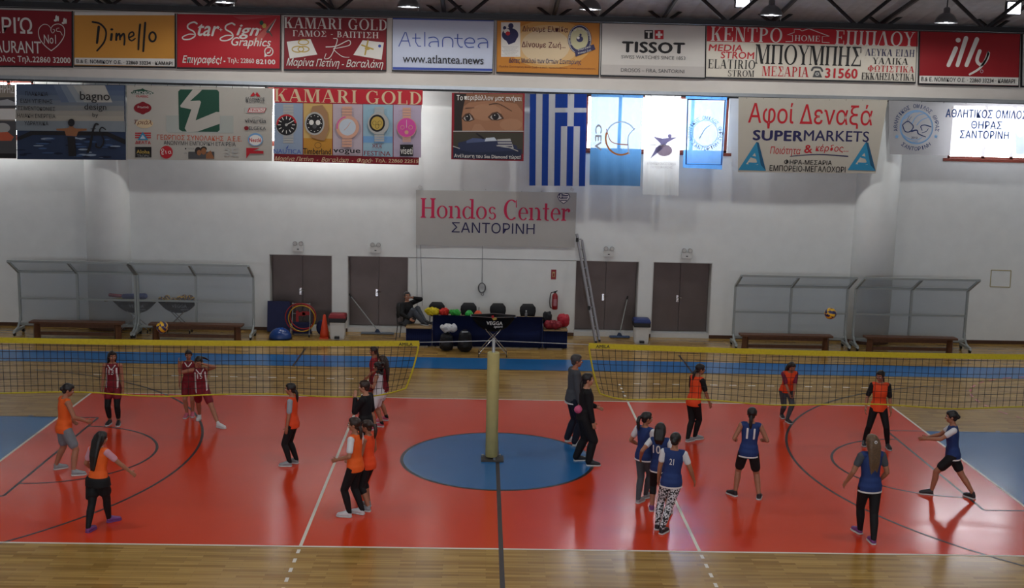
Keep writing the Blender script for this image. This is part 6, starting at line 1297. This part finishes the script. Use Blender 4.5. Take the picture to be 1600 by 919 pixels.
# -- right court
person('person in a blue bib with grey leggings, rearmost of three at the right attack line', FP((1000, 785), (1013, 778)), 45, 1.55, 'bib', C_BL, (C_WH, .28), 'tights', C_DG, 1, S_GY, None, 'pony', H_BLK, 0, 0, None, (.06, .1, -.22), (.03, .05, -.3), 25, 0, trim=C_TRIM)
person('person in a blue bib number 10 with hands on hips, middle of three', FP((1018, 797), (1045, 804)), 15, 1.52, 'bib', C_BL, (C_WH, .22), 'tights', C_BK, .66, S_PU, None, 'loose', H_BLK, 0, -2, (0, .507, -.025), (.1, -.02, -.19), (.06, .05, -.26), 5, 0, trim=C_TRIM, num=('10', .13, .14, -.045, .01))
person('person in a blue bib with black-and-white patterned leggings, nearest of three', FP((1029, 826), (1037, 833)), 12, 1.62, 'bib', C_BL, (C_WH, .26), 'tights', C_PT, .97, S_BK, None, 'bun', H_BLK, 0, 3, (0, .505, .075), (.04, .06, -.3), (.1, .08, -.27), 10, 2, trim=C_TRIM, num=('21', .07, .1, -.02, .02), footyaw=(-15, 25))
person('person with glasses in an orange bib over a black tee under the right net', FP((1078, 690), (1090, 687)), 60, 1.58, 'bib', C_OR2, (C_BK, .36), 'tights', C_BK, 1, S_GY, None, 'lowtail', H_BLK, 9, 0, None, (.04, .05, -.31), (.03, .12, -.3), 15, -6, extra=glasses, build=1.03)
person('person in an orange bib crouching with arms joined to pass the ball', FP((1232, 661), (1222, 653)), 172, 1.45, 'bib', C_OR2, (C_MG, .4), 'tights', C_DG, .98, S_BK, None, 'loose', H_BLK, 20, 0, (-.04, .45), (-.075, .14, -.27), (-.075, .14, -.27), -4, -14, curl=.9, low=.485)
person('person in a blue bib number 11 seen from behind in black shorts', FP((1144, 774), (1186, 779)), 8, 1.6, 'bib', C_BL, None, 'shorts', C_BK, .4, S_BK, None, 'lowtail', H_BLK, 0, 2, None, (.05, .12, -.2), (.06, .12, -.18), 10, 2, trim=C_TRIM, num=('11', .15, .19, -.0, .02), footyaw=(40, 10))
person('person in an orange bib over a black tee with feet wide apart', FP((1388, 702), (1350, 696)), 190, 1.57, 'bib', C_OR2, (C_BK, .4), 'tights', C_BK, 1, S_BK, None, 'lowtail', H_BLK, 2, 0, None, (.04, .05, -.3), (.07, .08, -.28), 35, -8, low=.475)
person('person with very long light brown hair hanging down a blue bib', FP((1339, 832), (1362, 848)), -8, 1.68, 'bib', C_BL, (C_DG, .25), 'tights', C_BK, 1, S_PU, None, 'verylong', H_LBR, 2, 0, None, (.09, .08, -.27), (.04, .08, -.26), -5, 0, trim=C_TRIM, build=1.06, extra=lambda q: hair_tie(q))
person('person in a blue bib lunging left with both forearms held out', FP((1448, 773), (1515, 778)), -72, 1.6, 'bib', C_BL, (C_WH, .26), 'shorts', C_BK, .38, S_BK, None, 'bun', H_BLK, 4, 0, (-.01, .475), (.0, .27, -.1), (-.03, .26, -.13), 4, -4, trim=C_TRIM, footyaw=(0, 45), curl=.35)
# -- seated at the wall
cx = at(640, 500, 11.0).x
chair(cx-.1, 11.08, 1.35, 'black stacking chair under the seated person at the left of the scorer table')
person('person in black seated by the wall with a phone at the ear', [V((cx+.5, 10.6, ZL+.002)), V((cx+.44, 10.45, ZL+.002))], 125, 1.72, 'jacket', C_BK, None, 'trousers', C_DG, 1, S_BK, None, 'short', H_GRY, -6, 0, (-.3, .325, .06), (-.03, .07, .09), (.03, .16, -.22), 30, 8, skin=SKIN2, build=1.06, kneepole=(V((.2, 0, 1)), V((.2, 0, 1))), low=.5, pole=(.2, 1, .8), extra=phone)
